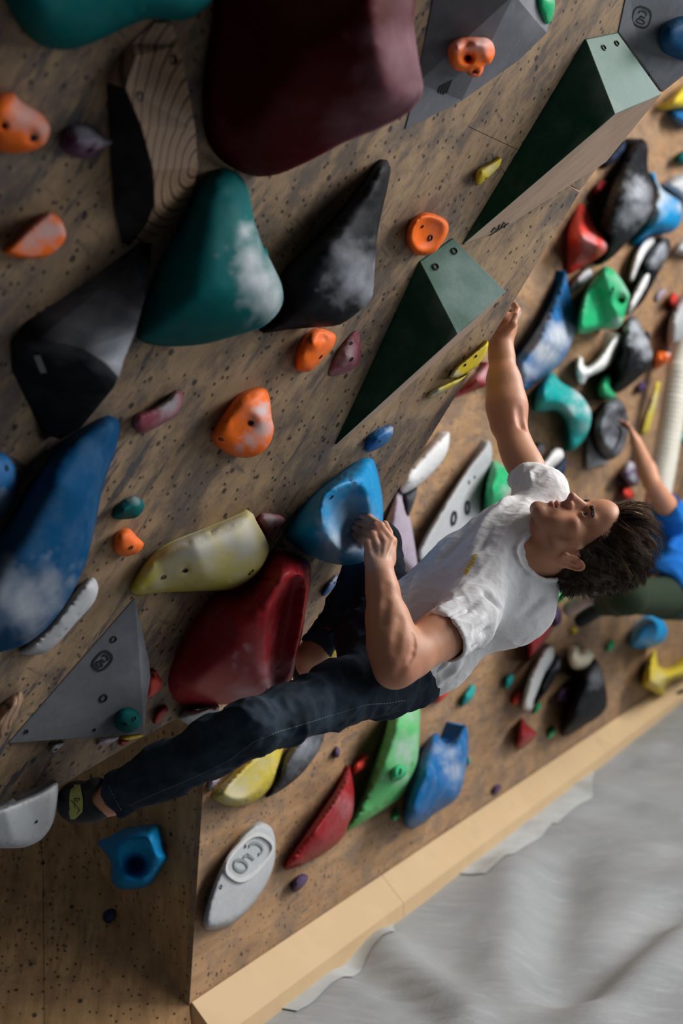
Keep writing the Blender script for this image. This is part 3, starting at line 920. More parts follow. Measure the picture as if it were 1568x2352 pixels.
hold('small yellow hold beside the upper green wedge', WA, [(1092, 414), (1096, 392), (1120, 378), (1150, 362), (1148, 380), (1132, 398), (1112, 416), (1098, 425)], [(1112, 400), (1132, 382, .7)], 0.035, H['yellow'], 'dome', 0.4, bolts=[(1115, 409, .004)], chalk=[(1125, 388, 18, .5)])
hold('round orange hold touching the top of the lower green wedge', WA, [(936, 560), (934, 535), (942, 512), (958, 496), (978, 488), (1005, 494), (1026, 508), (1030, 528), (1020, 552), (1000, 578), (975, 587), (950, 582)], [(990, 535)], 0.042, H['orange'], 'dish', 0.7, bolts=[(987, 546, .0075), (969, 520, .0045)])
hold('large dark teal cone shaped hold with a chalky right flank', WA,
     [(515, 387), (492, 392), (462, 418), (438, 455), (415, 510), (375, 585), (340, 670), (320, 750), (318, 778), (340, 790), (400, 796), (470, 790), (540, 772), (600, 752), (635, 722), (650, 690), (645, 650), (622, 600), (598, 550), (580, 490), (572, 440), (558, 410), (538, 392)],
     [(520, 470, .55), (540, 580, .85), (560, 660, 1.0)], 0.19, H['teal'], 'dome', 0.85, chalk=[(572, 600, 42, .85), (600, 650, 55, .95), (618, 690, 45, .9), (565, 530, 22, .8)], n=72, bolts=[(590, 560, .004)])
hold('large black hold right of the teal cone, pale where lit and chalked', WA,
     [(897, 385), (888, 367), (868, 370), (840, 410), (780, 485), (710, 562), (648, 628), (625, 690), (598, 762), (660, 757), (720, 752), (780, 746), (828, 712), (855, 682), (860, 620), (866, 545), (876, 490), (890, 430)],
     [(850, 480, .6), (800, 600, 1.0), (780, 660, 1.0)], 0.14, H['black'], 'dome', 0.75, chalk=[(822, 635, 55, .75), (800, 600, 50, .5), (845, 670, 35, .6)], n=64)  # chalk mask also paints the grey lit spot
hold('small teal foothold peeping from behind the teal cone', WA, [(598, 560), (612, 572), (622, 600), (618, 620), (600, 600)], [(608, 592)], 0.03, H['teal_bright'], 'dome', 0.4)
o, p3, og = facet('large black faceted hold at the left with a grey upper face', WA,
      dict(a=(350, 560, 0), b=(325, 556, 0), c=(200, 650, 0), d=(65, 737, 0), e=(25, 785, 0), f=(28, 850, 0), g=(75, 945, 0), h=(105, 1000, 0.01), i=(140, 1010, .02), j=(185, 985, .04), k=(262, 890, .12), l=(282, 835, .15), m=(312, 760, .14), n=(335, 680, .09), o=(345, 615, .03),
           p=(88, 778, .06), q=(190, 802, .12), r=(240, 832, .15), s=(272, 868, .16), t=(310, 600, .02)),
      [('p', 'q', 'r', 's', 'k', 'j', 'i', 'h', 'g', 'f', 'e'), ('e', 'd', 'p'), ('d', 'c', 't', 'p'), ('c', 'b', 't'), ('t', 'q', 'p'), ('t', 'n', 'm', 'q'), ('m', 'l', 'r', 'q'), ('r', 'l', 's'), ('l', 'k', 's'), ('b', 'a', 'o', 't'), ('t', 'o', 'n')],
      H['black'], bevel=0.022, seg=4, soft=True, name='climbing_hold', cat='climbing hold', chalk=[(272, 838, 45, 1.0), (292, 790, 55, .95), (318, 720, 50, .7), (250, 790, 60, .6), (190, 740, 90, .4), (270, 680, 80, .35), (130, 720, 40, .35), (225, 655, 40, .35), (330, 640, 40, .4)])  # chalk mask also paints the light on the upper face
strokes_on(o, og, (p3['p'], p3['g'], p3['j']), [[(84, 808), (100, 848)]], 0.010, mat_plain('pale_sticker', (0.16, 0.16, 0.165), 0.6), 'sticker', 'small grey sticker', lift=0.007)
hold('orange hold with a chalky top, cut by the left edge', WA, [(-40, 250), (-10, 218), (30, 214), (48, 232), (95, 262), (115, 295), (102, 332), (62, 350), (5, 350), (-30, 320)], [(20, 280), (70, 300)], 0.06, H['orange'], 'dome', 0.5, chalk=[(60, 265, 40, .7), (100, 295, 30, .6)], bumps=[(75, 315, 14, -.015), (8, 288, 8, -.012)], bolts=[(76, 316, .006), (10, 290, .005)])
hold('small plum purple hold left of the wooden hold', WA, [(140, 335), (148, 305), (165, 288), (205, 288), (235, 308), (260, 325), (240, 340), (205, 362), (165, 360)], [(180, 325), (215, 322, .8)], 0.05, H['plum'], 'cone', 0.5, chalk=[(190, 302, 40, .5), (240, 322, 22, .7)], bolts=[(206, 344, .005)])
hold('orange hold shaped like a half moon at the left', WA, [(8, 580), (35, 555), (70, 520), (112, 487), (140, 505), (152, 540), (135, 570), (100, 592), (50, 594)], [(60, 562), (110, 535)], 0.05, H['orange'], 'slab', 0.6, chalk=[(110, 530, 36, .85), (70, 555, 30, .75)])
hold('maroon sausage shaped hold above the big blue hold', WA, [(305, 975), (314, 952), (345, 940), (380, 920), (402, 899), (420, 902), (418, 928), (398, 958), (355, 984), (322, 996)], [(330, 968), (375, 946), (405, 918)], 0.03, H['pink'], 'dome', 0.5, chalk=[(390, 930, 30, .5)])
hold('small orange hold under the black hold', WA, [(680, 845), (684, 808), (700, 772), (728, 755), (755, 760), (771, 772), (764, 797), (738, 828), (712, 852), (690, 854)], [(705, 820), (735, 785)], 0.042, H['orange'], 'dome', 0.5, bolts=[(736, 819, .0055)], bumps=[(720, 790, 12, .012), (742, 775, 10, -.008)])
hold('dusty pink diamond shaped hold left of the lower green wedge', WA, [(756, 862), (768, 825), (790, 788), (820, 760), (828, 800), (820, 840), (788, 858)], [(798, 820)], 0.028, H['pink'], 'cone', 0.5, bolts=[(806, 825, .006), (806, 788, .004)], chalk=[(790, 815, 24, .4)])
hold('bright orange hold with chalk streaks in the middle of the overhang', WA, [(487, 1006), (496, 978), (515, 948), (545, 910), (575, 895), (595, 890), (612, 895), (620, 920), (624, 960), (629, 985), (620, 1018), (596, 1043), (558, 1052), (512, 1036)], [(540, 985, .9), (590, 965, 1.0)], 0.062, H['orange'], 'dome', 0.6, bumps=[(600, 960, 22, .010), (575, 972, 8, -.010)], chalk=[(600, 945, 22, .95), (602, 985, 26, .95), (575, 1012, 20, .8), (550, 1030, 14, .6)], bolts=[(576, 971, .0065), (508, 1008, .0055)])
hold('very large deep blue hold at the left with a chalky lower end', WA,
     [(277, 985), (270, 962), (252, 955), (225, 965), (150, 1012), (90, 1085), (40, 1160), (0, 1225), (-60, 1300), (-90, 1420), (-40, 1500), (10, 1496), (60, 1478), (110, 1440), (155, 1380), (195, 1300), (218, 1210), (238, 1110), (262, 1045)],
     [(235, 1020, .4), (170, 1130, .8), (90, 1300, 1.0), (20, 1390, 1.0)], 0.17, H['blue_deep'], 'dome', 0.8, chalk=[(60, 1385, 70, .75), (110, 1350, 50, .5), (10, 1360, 60, .6)], n=64)
hold('blue hold cut off by the left edge above the very large blue one', WA, [(-60, 1080), (-20, 1042), (10, 1042), (32, 1065), (41, 1100), (34, 1150), (12, 1188), (-20, 1205), (-60, 1170)], [(-10, 1115)], 0.06, H['blue_mid'], 'dome', 0.5, chalk=[(10, 1155, 32, .6)], bolts=[(14, 1075, .006)])
hold('small teal striped hold above a small orange one', WA, [(260, 1190), (264, 1168), (284, 1150), (308, 1140), (326, 1148), (331, 1166), (314, 1188), (284, 1193)], [(285, 1172), (310, 1160)], 0.04, H['teal'], 'cone', 0.5, chalk=[(308, 1144, 14, .5)])
hold('small orange hold under the small teal striped one', WA, [(262, 1256), (265, 1230), (280, 1217), (298, 1215), (314, 1232), (330, 1250), (316, 1270), (286, 1278), (266, 1270)], [(295, 1248)], 0.04, H['orange'], 'dome', 0.5, bolts=[(300, 1257, .0055)])
hold('long pale yellow hold dusted with chalk', WA,
     [(300, 1356), (312, 1330), (335, 1292), (362, 1264), (400, 1242), (450, 1222), (510, 1198), (572, 1174), (590, 1200), (608, 1232), (618, 1262), (605, 1295), (578, 1330), (530, 1354), (450, 1358), (375, 1361), (318, 1367)],
     [(370, 1318, .5), (460, 1290, .9), (555, 1265, 1.0)], 0.10, H['cream'], 'dome', 0.75, chalk=[(450, 1260, 90, 1.0), (540, 1225, 95, 1.0), (400, 1300, 55, .9), (570, 1265, 45, .6), (480, 1300, 50, .6)], bolts=[(376, 1325, .006), (426, 1310, .006), (576, 1313, .008)], bumps=[(426, 1310, 8, -.004)], n=64)
hold('small dusty pink hold touching the pale yellow hold', WA, [(590, 1196), (602, 1180), (625, 1181), (645, 1184), (656, 1195), (648, 1210), (632, 1222), (612, 1231), (600, 1214)], [(618, 1203), (636, 1196)], 0.032, H['pink'], 'dome', 0.5, bolts=[(632, 1211, .006)], chalk=[(615, 1192, 18, .6)])
o = hold('long pale grey tube shaped hold with a green end', WA, [(226, 1352), (218, 1328), (205, 1330), (180, 1350), (140, 1400), (100, 1450), (60, 1485), (44, 1497), (62, 1505), (98, 1502), (130, 1480), (175, 1430), (215, 1385)], [(85, 1478, .8), (140, 1425), (200, 1360)], 0.05, H['pale'], 'dome', 0.6, chalk=[(170, 1395, 50, .3)])
hold(None, WA, [(44, 1498), (70, 1476), (100, 1455), (108, 1470), (112, 1492), (95, 1504), (62, 1506)], [(80, 1488)], 0.06, H['green_dark'], 'dome', 0.8, name='green_end', parent=o, n=28)['label'] = 'dark green end'
# the big red one
hold('big glossy red hold with a hollow right side', WA,
     [(389, 1580), (394, 1535), (425, 1460), (475, 1387), (528, 1332), (580, 1287), (622, 1270), (664, 1268), (700, 1284), (714, 1300), (712, 1348), (702, 1400), (696, 1445), (682, 1505), (670, 1560), (648, 1592), (610, 1611), (550, 1617), (500, 1619), (450, 1629), (410, 1615)],
     [(655, 1310, .55), (612, 1385, .95), (600, 1470, 1.02), (608, 1560, 1.0)], 0.17, H['red'], 'dome', 0.85, inner=[(688, 1318), (700, 1350), (696, 1400), (688, 1450), (672, 1520), (656, 1572), (628, 1594), (610, 1570), (604, 1490), (608, 1425), (626, 1372), (658, 1328)], depth=0.05, smooth_it=6, chalk=[(632, 1578, 36, .95), (610, 1540, 22, .4), (560, 1600, 40, .7), (650, 1540, 35, .6), (568, 1487, 8, .9), (540, 1505, 7, .8), (540, 1530, 7, .7), (566, 1540, 6, .7)], n=80)
# grey badge volume
o, p3, og = facet('grey gritty triangular volume with a black badge, lower left', WA,
      dict(a=(310, 1374, 0), b=(19, 1708, 0), c=(331, 1686, .09), d=(323, 1540, flush(WA, (310, 1374, .0025), (19, 1708, .0025), (331, 1686, .09), 323, 1540)), e=(346, 1556, .035), f=(343, 1520, .025), g=(336, 1620, .06)),
      [('a', 'b', 'c', 'd'), ('a', 'd', 'e', 'f'), ('d', 'c', 'g', 'e')], H['grey'], bevel=0.005, bolts=[(237, 1603, .010, 0), (260, 1468, .008, 0), (216, 1676, .004, 0), (60, 1680, .005, 0)], chalk=[(345, 1550, 60, .7), (323, 1540, 30, .3)])
ink, ring = logo_lines((252, 1511), (-22, 24), (-13, -11))
strokes_on(o, og, (p3['a'], p3['b'], p3['c']), ink, 0.0035, M_INK, 'badge_letters', 'black letters CrO')
strokes_on(o, og, (p3['a'], p3['b'], p3['c']), ring, 0.0055, M_INK, 'badge_outline', 'black rounded outline')
def disc_on(label, p3, tri, cx, cy, rx, Hh, mat, bolts):
    p0, p1, p2 = (p3[k] for k in tri)
    nn = unit(np.cross(p1 - p0, p2 - p0))
    if nn @ (CAM - p0) < 0: nn = -nn
    r = ray(cx, cy); p = CAM + r * ((nn @ (p0 - CAM)) / (nn @ r))
    pl = Plane(nn, p, RIGHT)
    return hold(label, pl, [(cx + rx * math.cos(a) * 1.0, cy + rx * 0.93 * math.sin(a)) for a in np.linspace(0, 2 * math.pi, 12, endpoint=False)], [(cx + 3, cy)], Hh, mat, 'dome', 0.25, bolts=bolts)
disc_on('round dark teal disc hold on the grey badge volume', p3, 'abc', 294, 1655, 31, 0.03, H['teal'], [(308, 1650, .0055), (286, 1663, .0055)])
o = hold('dark hold with a wooden face cut by the left edge beside the badge volume', WA, [(-30, 1660), (5, 1620), (35, 1594), (52, 1592), (50, 1625), (30, 1660), (0, 1695), (-30, 1715)], [(0, 1660), (35, 1618)], 0.04, M_WOOD, 'cone', 0.4, chalk=None)
hold(None, WA, [(-30, 1655), (5, 1618), (35, 1593), (52, 1592), (34, 1625), (8, 1655), (-30, 1685)], [(0, 1645), (30, 1612)], 0.046, H['black'], 'dome', 0.3, name='dark_flank', parent=o, n=28)['label'] = 'black flank'
hold('orange red hold half behind the grey badge volume', WA, [(338, 1602), (338, 1570), (342, 1545), (358, 1540), (362, 1548), (373, 1566), (366, 1585), (350, 1598)], [(350, 1568)], 0.035, H['scarlet'], 'dome', 0.5, bumps=[(350, 1552, 6, -.01)], bolts=[(349, 1551, .005)])
hold('small dark red oval hold left of the big red hold', WA, [(352, 1660), (357, 1640), (370, 1626), (383, 1622), (385, 1634), (372, 1652), (360, 1663)], [(368, 1643)], 0.02, H['red'], 'dome', 0.4)
hold('small white jib under the grey badge volume', WA, [(115, 1726), (120, 1712), (132, 1706), (148, 1706), (138, 1718), (124, 1729)], [(130, 1716)], 0.02, H['pale'], 'dome', 0.4, bolts=[(128, 1721, .004)], n=32)
hold('small lilac jib under the grey badge volume', WA, [(223, 1712), (226, 1700), (245, 1696), (272, 1692), (268, 1700), (246, 1709)], [(245, 1703)], 0.02, H['lilac'], 'dome', 0.4, n=32)
hold('thin yellow jib at the corner of the grey badge volume', WA, [(276, 1697), (290, 1690), (325, 1685), (327, 1692), (305, 1699), (288, 1701)], [(302, 1694)], 0.025, H['yellow'], 'dome', 0.4, n=32)
hold('small red jib below the thin yellow one', WA, [(275, 1711), (277, 1700), (288, 1698), (298, 1700), (290, 1710), (281, 1714)], [(285, 1705)], 0.018, H['red'], 'dome', 0.4, n=32)
hold('white rounded hold under the big red hold at the lip', WA, [(412, 1650), (430, 1628), (460, 1610), (502, 1606), (505, 1622), (492, 1652), (460, 1672), (432, 1664)], [(455, 1640), (480, 1628)], 0.07, H['pale'], 'dome', 0.8)
# the blue hold under the near hand
BLUE = hold('bright blue hold gripped by the climber', WA,
     [(657, 1236), (664, 1212), (685, 1180), (720, 1138), (770, 1097), (815, 1064), (840, 1053), (856, 1055), (866, 1080), (874, 1115), (880, 1160), (878, 1205), (862, 1248), (845, 1276), (828, 1292), (785, 1298), (730, 1285), (685, 1262)],
     [(760, 1200, 1.0), (800, 1170, 1.0)], 0.185, H['blue'], 'dome', 0.85, inner=[(738, 1150), (760, 1126), (786, 1112), (818, 1108), (838, 1124), (850, 1170), (850, 1225), (828, 1264), (790, 1268), (760, 1236), (742, 1195)], depth=0.042, chalk=[(800, 1190, 60, .6), (770, 1240, 35, .8), (820, 1250, 40, .9), (735, 1200, 14, .5)], bolts=[(761, 1141, .006)], n=80)
hold('small blue hold on the overhang above the gripped blue one', WA, [(839, 1027), (845, 1005), (865, 988), (888, 980), (902, 981), (901, 998), (884, 1020), (860, 1034), (845, 1037)], [(865, 1010), (885, 996)], 0.035, H['blue_mid'], 'cone', 0.5, bolts=[(871, 1013, .004)], chalk=[(898, 985, 12, .6)])
hold('yellow hold at the lip below the lower green wedge', WA, [(1032, 866), (1046, 846), (1070, 826), (1098, 802), (1120, 784), (1118, 806), (1098, 838), (1070, 858), (1048, 868)], [(1065, 845), (1095, 815)], 0.035, H['yellow'], 'slab', 0.6, bolts=[(1092, 818, .0045), (1067, 838, .0045)], chalk=[(1042, 860, 18, .9)])
hold('thin cream yellow hold in front of the lip', WA, [(980, 910), (1000, 893), (1030, 878), (1062, 866), (1080, 852), (1066, 868), (1040, 888), (1010, 904), (990, 914)], [(1010, 896), (1045, 878)], 0.03, H['cream'], 'dome', 0.6, chalk=[(1000, 900, 26, .8)])
hold('small pale blue jib under the gripped blue hold', WA, [(739, 1368), (746, 1350), (758, 1334), (772, 1322), (776, 1332), (764, 1352), (748, 1368)], [(758, 1346)], 0.02, H['blue_mid'], 'dome', 0.5, chalk=[(766, 1332, 16, .7)], bolts=[(768, 1338, .004)], n=32)
FOOTHOLD = hold('grey rounded hold under the climber\'s near foot', WA,
     [(132, 1797), (80, 1823), (20, 1848), (-60, 1880), (-90, 1930), (-40, 1945), (10, 1948), (55, 1946), (92, 1930), (118, 1898), (130, 1856)],
     [(-40, 1905, .9), (20, 1892, 1.0), (75, 1872, .95)], 0.13, H['pale'], 'slab', 0.9, chalk=[(60, 1870, 40, .4)], bolts=[(83, 1887, .004)])
# ------------------------------------------------------------------ holds on the far wall
def hb(label, outline, spine, Hh, mat, prof='dome', lip=0.6, **k):
    k.setdefault('n', 44)
    return hold(label, WB, outline, spine, Hh, mat, prof, lip, **k)
hb('scarlet pointed hold at the edge of the overhang', [(1328, 470), (1338, 468), (1352, 492), (1366, 522), (1388, 545), (1399, 560), (1392, 578), (1370, 595), (1335, 615), (1303, 630), (1298, 590), (1302, 530)], [(1340, 545, .8), (1375, 562, 1)], 0.22, H['scarlet'], 'cone', 0.7, chalk=[(1350, 555, 22, .5), (1392, 562, 14, .6)])
hb('big black horned hold high on the far wall', [(1475, 318), (1460, 325), (1442, 345), (1415, 400), (1385, 470), (1366, 545), (1362, 600), (1380, 608), (1410, 588), (1450, 545), (1482, 510), (1500, 470), (1499, 425), (1487, 385), (1488, 335)], [(1460, 380, .5), (1450, 450, 1), (1420, 530, .8)], 0.28, H['black'], 'dome', 0.7, chalk=[(1468, 440, 34, .9), (1470, 480, 30, .7), (1440, 500, 26, .4)], bolts=[(1418, 483, .012)])
hb('bright green boxy hold with a slot in the right side', [(1388, 612), (1408, 620), (1425, 640), (1440, 665), (1446, 680), (1440, 700), (1428, 742), (1412, 754), (1380, 757), (1340, 768), (1325, 764), (1322, 745), (1332, 700), (1345, 665), (1366, 635)], [(1372, 690, .75), (1405, 680, 1.0)], 0.30, H['green'], 'slab', 0.75, chalk=[(1415, 740, 14, .9), (1440, 665, 22, .5), (1424, 640, 24, .4)], bolts=[(1404, 668, .02)], bumps=[(1424, 690, 12, -.06)])
hb('long white crescent hold under the blue spindle', [(1498, 545), (1480, 550), (1462, 572), (1449, 610), (1443, 642), (1450, 652), (1462, 636), (1476, 600), (1492, 572), (1502, 556)], [(1488, 560, .8), (1468, 595, 1), (1450, 635, .7)], 0.10, H['white'], n=44)
hb('blue spindle shaped hold right of the black horned hold', [(1494, 396), (1502, 394), (1512, 422), (1540, 445), (1562, 462), (1566, 492), (1558, 520), (1535, 536), (1495, 542), (1465, 560), (1453, 566), (1449, 545), (1475, 505), (1493, 450)], [(1500, 470, .9), (1540, 490, 1)], 0.20, H['blue'], 'dome', 0.6, chalk=[(1510, 450, 40, .95), (1500, 478, 30, .8), (1560, 475, 14, .8)])
hb('small dark red jib left of the black horned hold', [(1363, 450), (1374, 418), (1390, 416), (1388, 436), (1374, 448)], [(1376, 432)], 0.06, H['red'], n=28)
hb('dark navy hold between the upper green wedge and the black horned hold', [(1380, 388), (1396, 366), (1414, 345), (1434, 322), (1434, 345), (1412, 370), (1394, 384)], [(1405, 362)], 0.07, H['navy'], n=32)
hb('yellow hold behind the grey corner volume', [(1505, 248), (1530, 232), (1568, 196), (1610, 180), (1610, 240), (1560, 252), (1525, 252)], [(1560, 225)], 0.15, H['yellow'], n=36)
hb('blue hold under the yellow one at the right edge', [(1535, 255), (1570, 250), (1605, 255), (1600, 285), (1570, 292), (1548, 278)], [(1575, 270)], 0.12, H['blue_mid'], n=32)
hb('small teal hold cut by the right edge near the top', [(1552, 372), (1560, 350), (1585, 345), (1590, 372), (1570, 378)], [(1572, 362)], 0.09, H['teal'], n=28)
hb('grey and teal round hold at the right edge behind the blue spindle', [(1520, 428), (1540, 408), (1575, 398), (1605, 410), (1610, 450), (1580, 470), (1548, 462)], [(1570, 430)], 0.16, H['pale'], n=36, chalk=[(1565, 425, 25, .7)])
hb('pale grey hold at the right edge below the blue spindle', [(1546, 580), (1560, 556), (1590, 548), (1600, 575), (1585, 590), (1562, 586)], [(1575, 570)], 0.10, H['pale'], n=28)
# white and black crescents
hb('narrow white blade hold crossing the black drop shaped hold', [(1490, 620), (1496, 630), (1484, 660), (1464, 695), (1444, 722), (1436, 716), (1444, 695), (1462, 655), (1478, 630)], [(1484, 640, .8), (1450, 700, .8)], 0.17, H['white'], n=40)
hb('black drop shaped hold beside the white crescent', [(1535, 550), (1540, 565), (1532, 590), (1516, 620), (1498, 655), (1478, 690), (1458, 712), (1447, 720), (1450, 700), (1464, 660), (1478, 625), (1476, 605), (1490, 580), (1510, 556), (1524, 546)], [(1518, 575, 1), (1500, 610, .9), (1470, 680, .6)], 0.16, H['black'], n=52, chalk=[(1514, 575, 26, .95), (1500, 595, 22, .7)])
hb('big blue sickle shaped hold in front of the far wall', [(1298, 622), (1288, 640), (1270, 680), (1240, 742), (1205, 795), (1178, 832), (1182, 885), (1192, 912), (1215, 892), (1252, 865), (1290, 830), (1312, 790), (1321, 745), (1316, 700), (1304, 655)], [(1290, 700, .5), (1265, 780, 1), (1220, 845, .8)], 0.20, H['blue_mid'], 'dome', 0.7, chalk=[(1285, 770, 40, .95), (1250, 810, 45, .95), (1215, 855, 30, .9)], bolts=[(1203, 862, .010)])
hb('teal and pale hooked hold below the blue sickle', [(1268, 855), (1252, 866), (1236, 886), (1226, 925), (1226, 945), (1252, 946), (1275, 944), (1292, 958), (1302, 985), (1303, 1020), (1306, 1036), (1318, 1035), (1345, 1008), (1355, 980), (1357, 945), (1338, 912), (1312, 890), (1288, 876)], [(1258, 905, .9), (1300, 918, 1), (1330, 960, 1), (1322, 1005, .6)], 0.20, H['teal_bright'], 'dome', 0.7, chalk=[(1330, 905, 18, .9), (1350, 940, 16, .9), (1312, 940, 18, .6), (1340, 980, 14, .5)], n=56)
hb('white and teal jib between the scarlet and the green hold', [(1308, 672), (1314, 648), (1336, 622), (1354, 616), (1360, 632), (1344, 650), (1322, 668)], [(1334, 642)], 0.10, H['pale'], n=32, chalk=[(1345, 628, 16, .8)])
hb('white hook shaped hold left of the round black hold', [(1418, 765), (1402, 778), (1382, 808), (1362, 832), (1348, 842), (1340, 838), (1338, 822), (1328, 818), (1322, 828), (1322, 862), (1330, 884), (1342, 882), (1350, 868), (1378, 856), (1402, 838), (1424, 800), (1430, 775)], [(1410, 790, .9), (1380, 835, 1), (1348, 858, .9), (1330, 845, .8)], 0.14, H['white'], 'dome', 0.6, n=60)
hb('black rounded hold with a pale grey flank left of the white hose', [(1448, 726), (1432, 742), (1424, 768), (1412, 800), (1406, 828), (1410, 860), (1402, 885), (1412, 900), (1428, 898), (1462, 872), (1490, 845), (1498, 815), (1490, 785), (1474, 755), (1462, 732)], [(1440, 790, .8), (1462, 810, 1)], 0.26, H['black'], 'dome', 0.65, chalk=[(1455, 752, 26, .95), (1475, 785, 26, .95), (1488, 812, 20, .7), (1430, 780, 14, .5)], n=52)  # pale spots of the chalk mask paint the lit flank
hb('small dark green egg shaped hold above the grey dish hold', [(1372, 888), (1382, 866), (1396, 856), (1410, 868), (1419, 890), (1412, 912), (1392, 920), (1374, 912)], [(1398, 890)], 0.15, H['green'], n=36, bumps=None)
hb('grey dish shaped hold gripped by the second climber', [(1402, 912), (1384, 928), (1368, 955), (1361, 992), (1368, 1028), (1386, 1050), (1404, 1056), (1424, 1040), (1438, 1008), (1442, 965), (1434, 932), (1418, 914)], [(1408, 985)], 0.20, H['charcoal'], 'rimmed', 0.5, chalk=[(1402, 1030, 26, .95), (1385, 970, 18, .6), (1405, 930, 22, .6)], bumps=[(1425, 958, 17, -.14)], n=52)
hb('pale grey plate hold under the grey dish hold', [(1352, 1002), (1366, 998), (1380, 1042), (1402, 1056), (1396, 1064), (1366, 1074), (1346, 1078), (1344, 1040)], [(1362, 1045)], 0.05, H['pale'], n=36)
hb('purple and white hold behind the second climber\'s arm', [(1432, 1072), (1444, 1058), (1458, 1066), (1468, 1090), (1464, 1112), (1448, 1118), (1432, 1105), (1424, 1090)], [(1446, 1090)], 0.12, H['purple'], n=36, chalk=[(1446, 1068, 16, .95), (1452, 1102, 14, .9)])
hb('orange red hold under the purple and white hold', [(1425, 1135), (1432, 1118), (1448, 1122), (1458, 1140), (1440, 1150)], [(1442, 1136)], 0.08, H['scarlet'], n=28)
hb('yellow smeared hold beside the white hose', [(1470, 992), (1482, 955), (1496, 915), (1508, 878), (1516, 880), (1508, 925), (1492, 985), (1478, 1000)], [(1502, 915, .8), (1482, 975, .8)], 0.03, H['cream'], n=36, chalk=[(1498, 920, 25, .5)])
hb('small orange hold at the top of the white hose', [(1500, 835), (1506, 808), (1522, 804), (1545, 812), (1540, 824), (1518, 842), (1506, 846)], [(1516, 824)], 0.12, H['orange'], 'cone', n=32, chalk=[(1540, 812, 12, .7)])
hb('white and black hold cut by the right edge above the white hose', [(1528, 790), (1535, 740), (1555, 690), (1590, 665), (1600, 720), (1580, 780), (1555, 808), (1535, 806)], [(1560, 740)], 0.15, H['pale'], n=36)
hb('black rounded hold at the right edge beside the white and black one', [(1562, 800), (1566, 750), (1590, 720), (1620, 740), (1610, 800), (1580, 812)], [(1590, 770)], 0.18, H['black'], n=32)
hb('small orange hold near the right edge below the pale pink chalk marks', [(1535, 690), (1545, 672), (1556, 680), (1556, 698), (1542, 705)], [(1546, 689)], 0.09, H['scarlet'], n=28)
hb('small pale pink jib left of that orange one', [(1504, 690), (1512, 670), (1528, 662), (1526, 676), (1512, 692)], [(1516, 677)], 0.03, H['lilac'], n=28)
hb('small dark purple jib beside the black rounded hold', [(1480, 768), (1486, 760), (1492, 768), (1490, 782), (1482, 784)], [(1486, 772)], 0.05, H['navy'], n=24)
hb('small purple jib under the black rounded hold', [(1463, 890), (1470, 878), (1482, 880), (1482, 892), (1470, 902), (1464, 900)], [(1473, 889)], 0.05, H['purple'], n=24)
hb('teal hold at the right edge beside the second climber', [(1550, 1010), (1556, 996), (1580, 992), (1590, 1006), (1570, 1018)], [(1568, 1004)], 0.08, H['teal_bright'], n=28)
# around the near climber
hb('dusty red hold seen between the lip and the raised arm', [(1044, 912), (1066, 885), (1092, 858), (1120, 832), (1122, 850), (1118, 885), (1082, 900)], [(1095, 872, 1)], 0.10, H['red'], 'cone', chalk=[(1108, 856, 22, .8)], bolts=[(1094, 847, .010)])
hb('small pale jib beyond the raised hand', [(1176, 712), (1184, 702), (1196, 716), (1190, 734), (1178, 740)], [(1185, 720)], 0.06, H['pale'], n=24)
hb('long cream blade hold just past the lip of the overhang', [(1031, 993), (1012, 1002), (982, 1028), (950, 1062), (922, 1095), (916, 1125), (928, 1136), (958, 1118), (990, 1090), (1018, 1055), (1030, 1025)], [(1005, 1035, .9), (950, 1095, 1)], 0.10, H['white'], 'dome', 0.5, chalk=[(980, 1060, 40, .4)], bolts=[(938, 1108, .006)])
hb('dark hold under the cream blade hold', [(926, 1136), (945, 1128), (958, 1120), (952, 1150), (938, 1186), (932, 1178)], [(943, 1148)], 0.06, H['charcoal'], n=32)
hb('tall lilac blade hold beside the near hand', [(916, 1114), (904, 1145), (888, 1185), (874, 1225), (880, 1262), (905, 1300), (940, 1318), (958, 1302), (952, 1250), (942, 1190), (928, 1140)], [(914, 1180, .9), (922, 1250, 1)], 0.15, H['lilac'], 'dome', 0.6, n=48)
hb('white sliver hold behind the lilac blade', [(906, 1120), (896, 1135), (880, 1170), (872, 1195), (880, 1206), (894, 1172), (906, 1140)], [(892, 1160)], 0.04, H['white'], n=28)
hb('green hold peeping out between raised arm and shirt', [(1132, 1058), (1120, 1085), (1110, 1130), (1105, 1180), (1125, 1190), (1155, 1160), (1175, 1120), (1168, 1085), (1150, 1065)], [(1138, 1125)], 0.20, H['green'], 'dome', 0.6, chalk=[(1168, 1130, 18, .8), (1138, 1066, 14, .3)], n=40)
hb('long grey gritty volume running behind the white shirt', [(1122, 1012), (1098, 1040), (1060, 1092), (1010, 1172), (965, 1250), (940, 1330), (960, 1365), (1010, 1330), (1068, 1260), (1102, 1190), (1118, 1120), (1130, 1045)], [(1090, 1090, .8), (1050, 1180, 1), (1000, 1280, 1)], 0.10, H['pale'], 'slab', 0.5, n=52, bolts=[(1040, 1190, .030), (1071, 1166, .030), (1076, 1108, .009), (1089, 1096, .008)])
hb('white crescent hold behind the raised sleeve', [(1278, 1028), (1262, 1036), (1245, 1060), (1232, 1080), (1240, 1092), (1262, 1084), (1282, 1064), (1294, 1048), (1290, 1032)], [(1275, 1050, .9), (1250, 1075, .8)], 0.12, H['white'], n=40)
hb('black hold lying against the white crescent behind the sleeve', [(1294, 1050), (1282, 1068), (1264, 1086), (1270, 1102), (1284, 1106), (1296, 1086), (1300, 1064)], [(1284, 1080)], 0.12, H['navy'], n=36)
hb('small yellow hold above the near climber\'s chin', [(1276, 1108), (1292, 1098), (1304, 1106), (1296, 1122), (1284, 1130)], [(1290, 1113)], 0.06, H['yellow'], n=28)
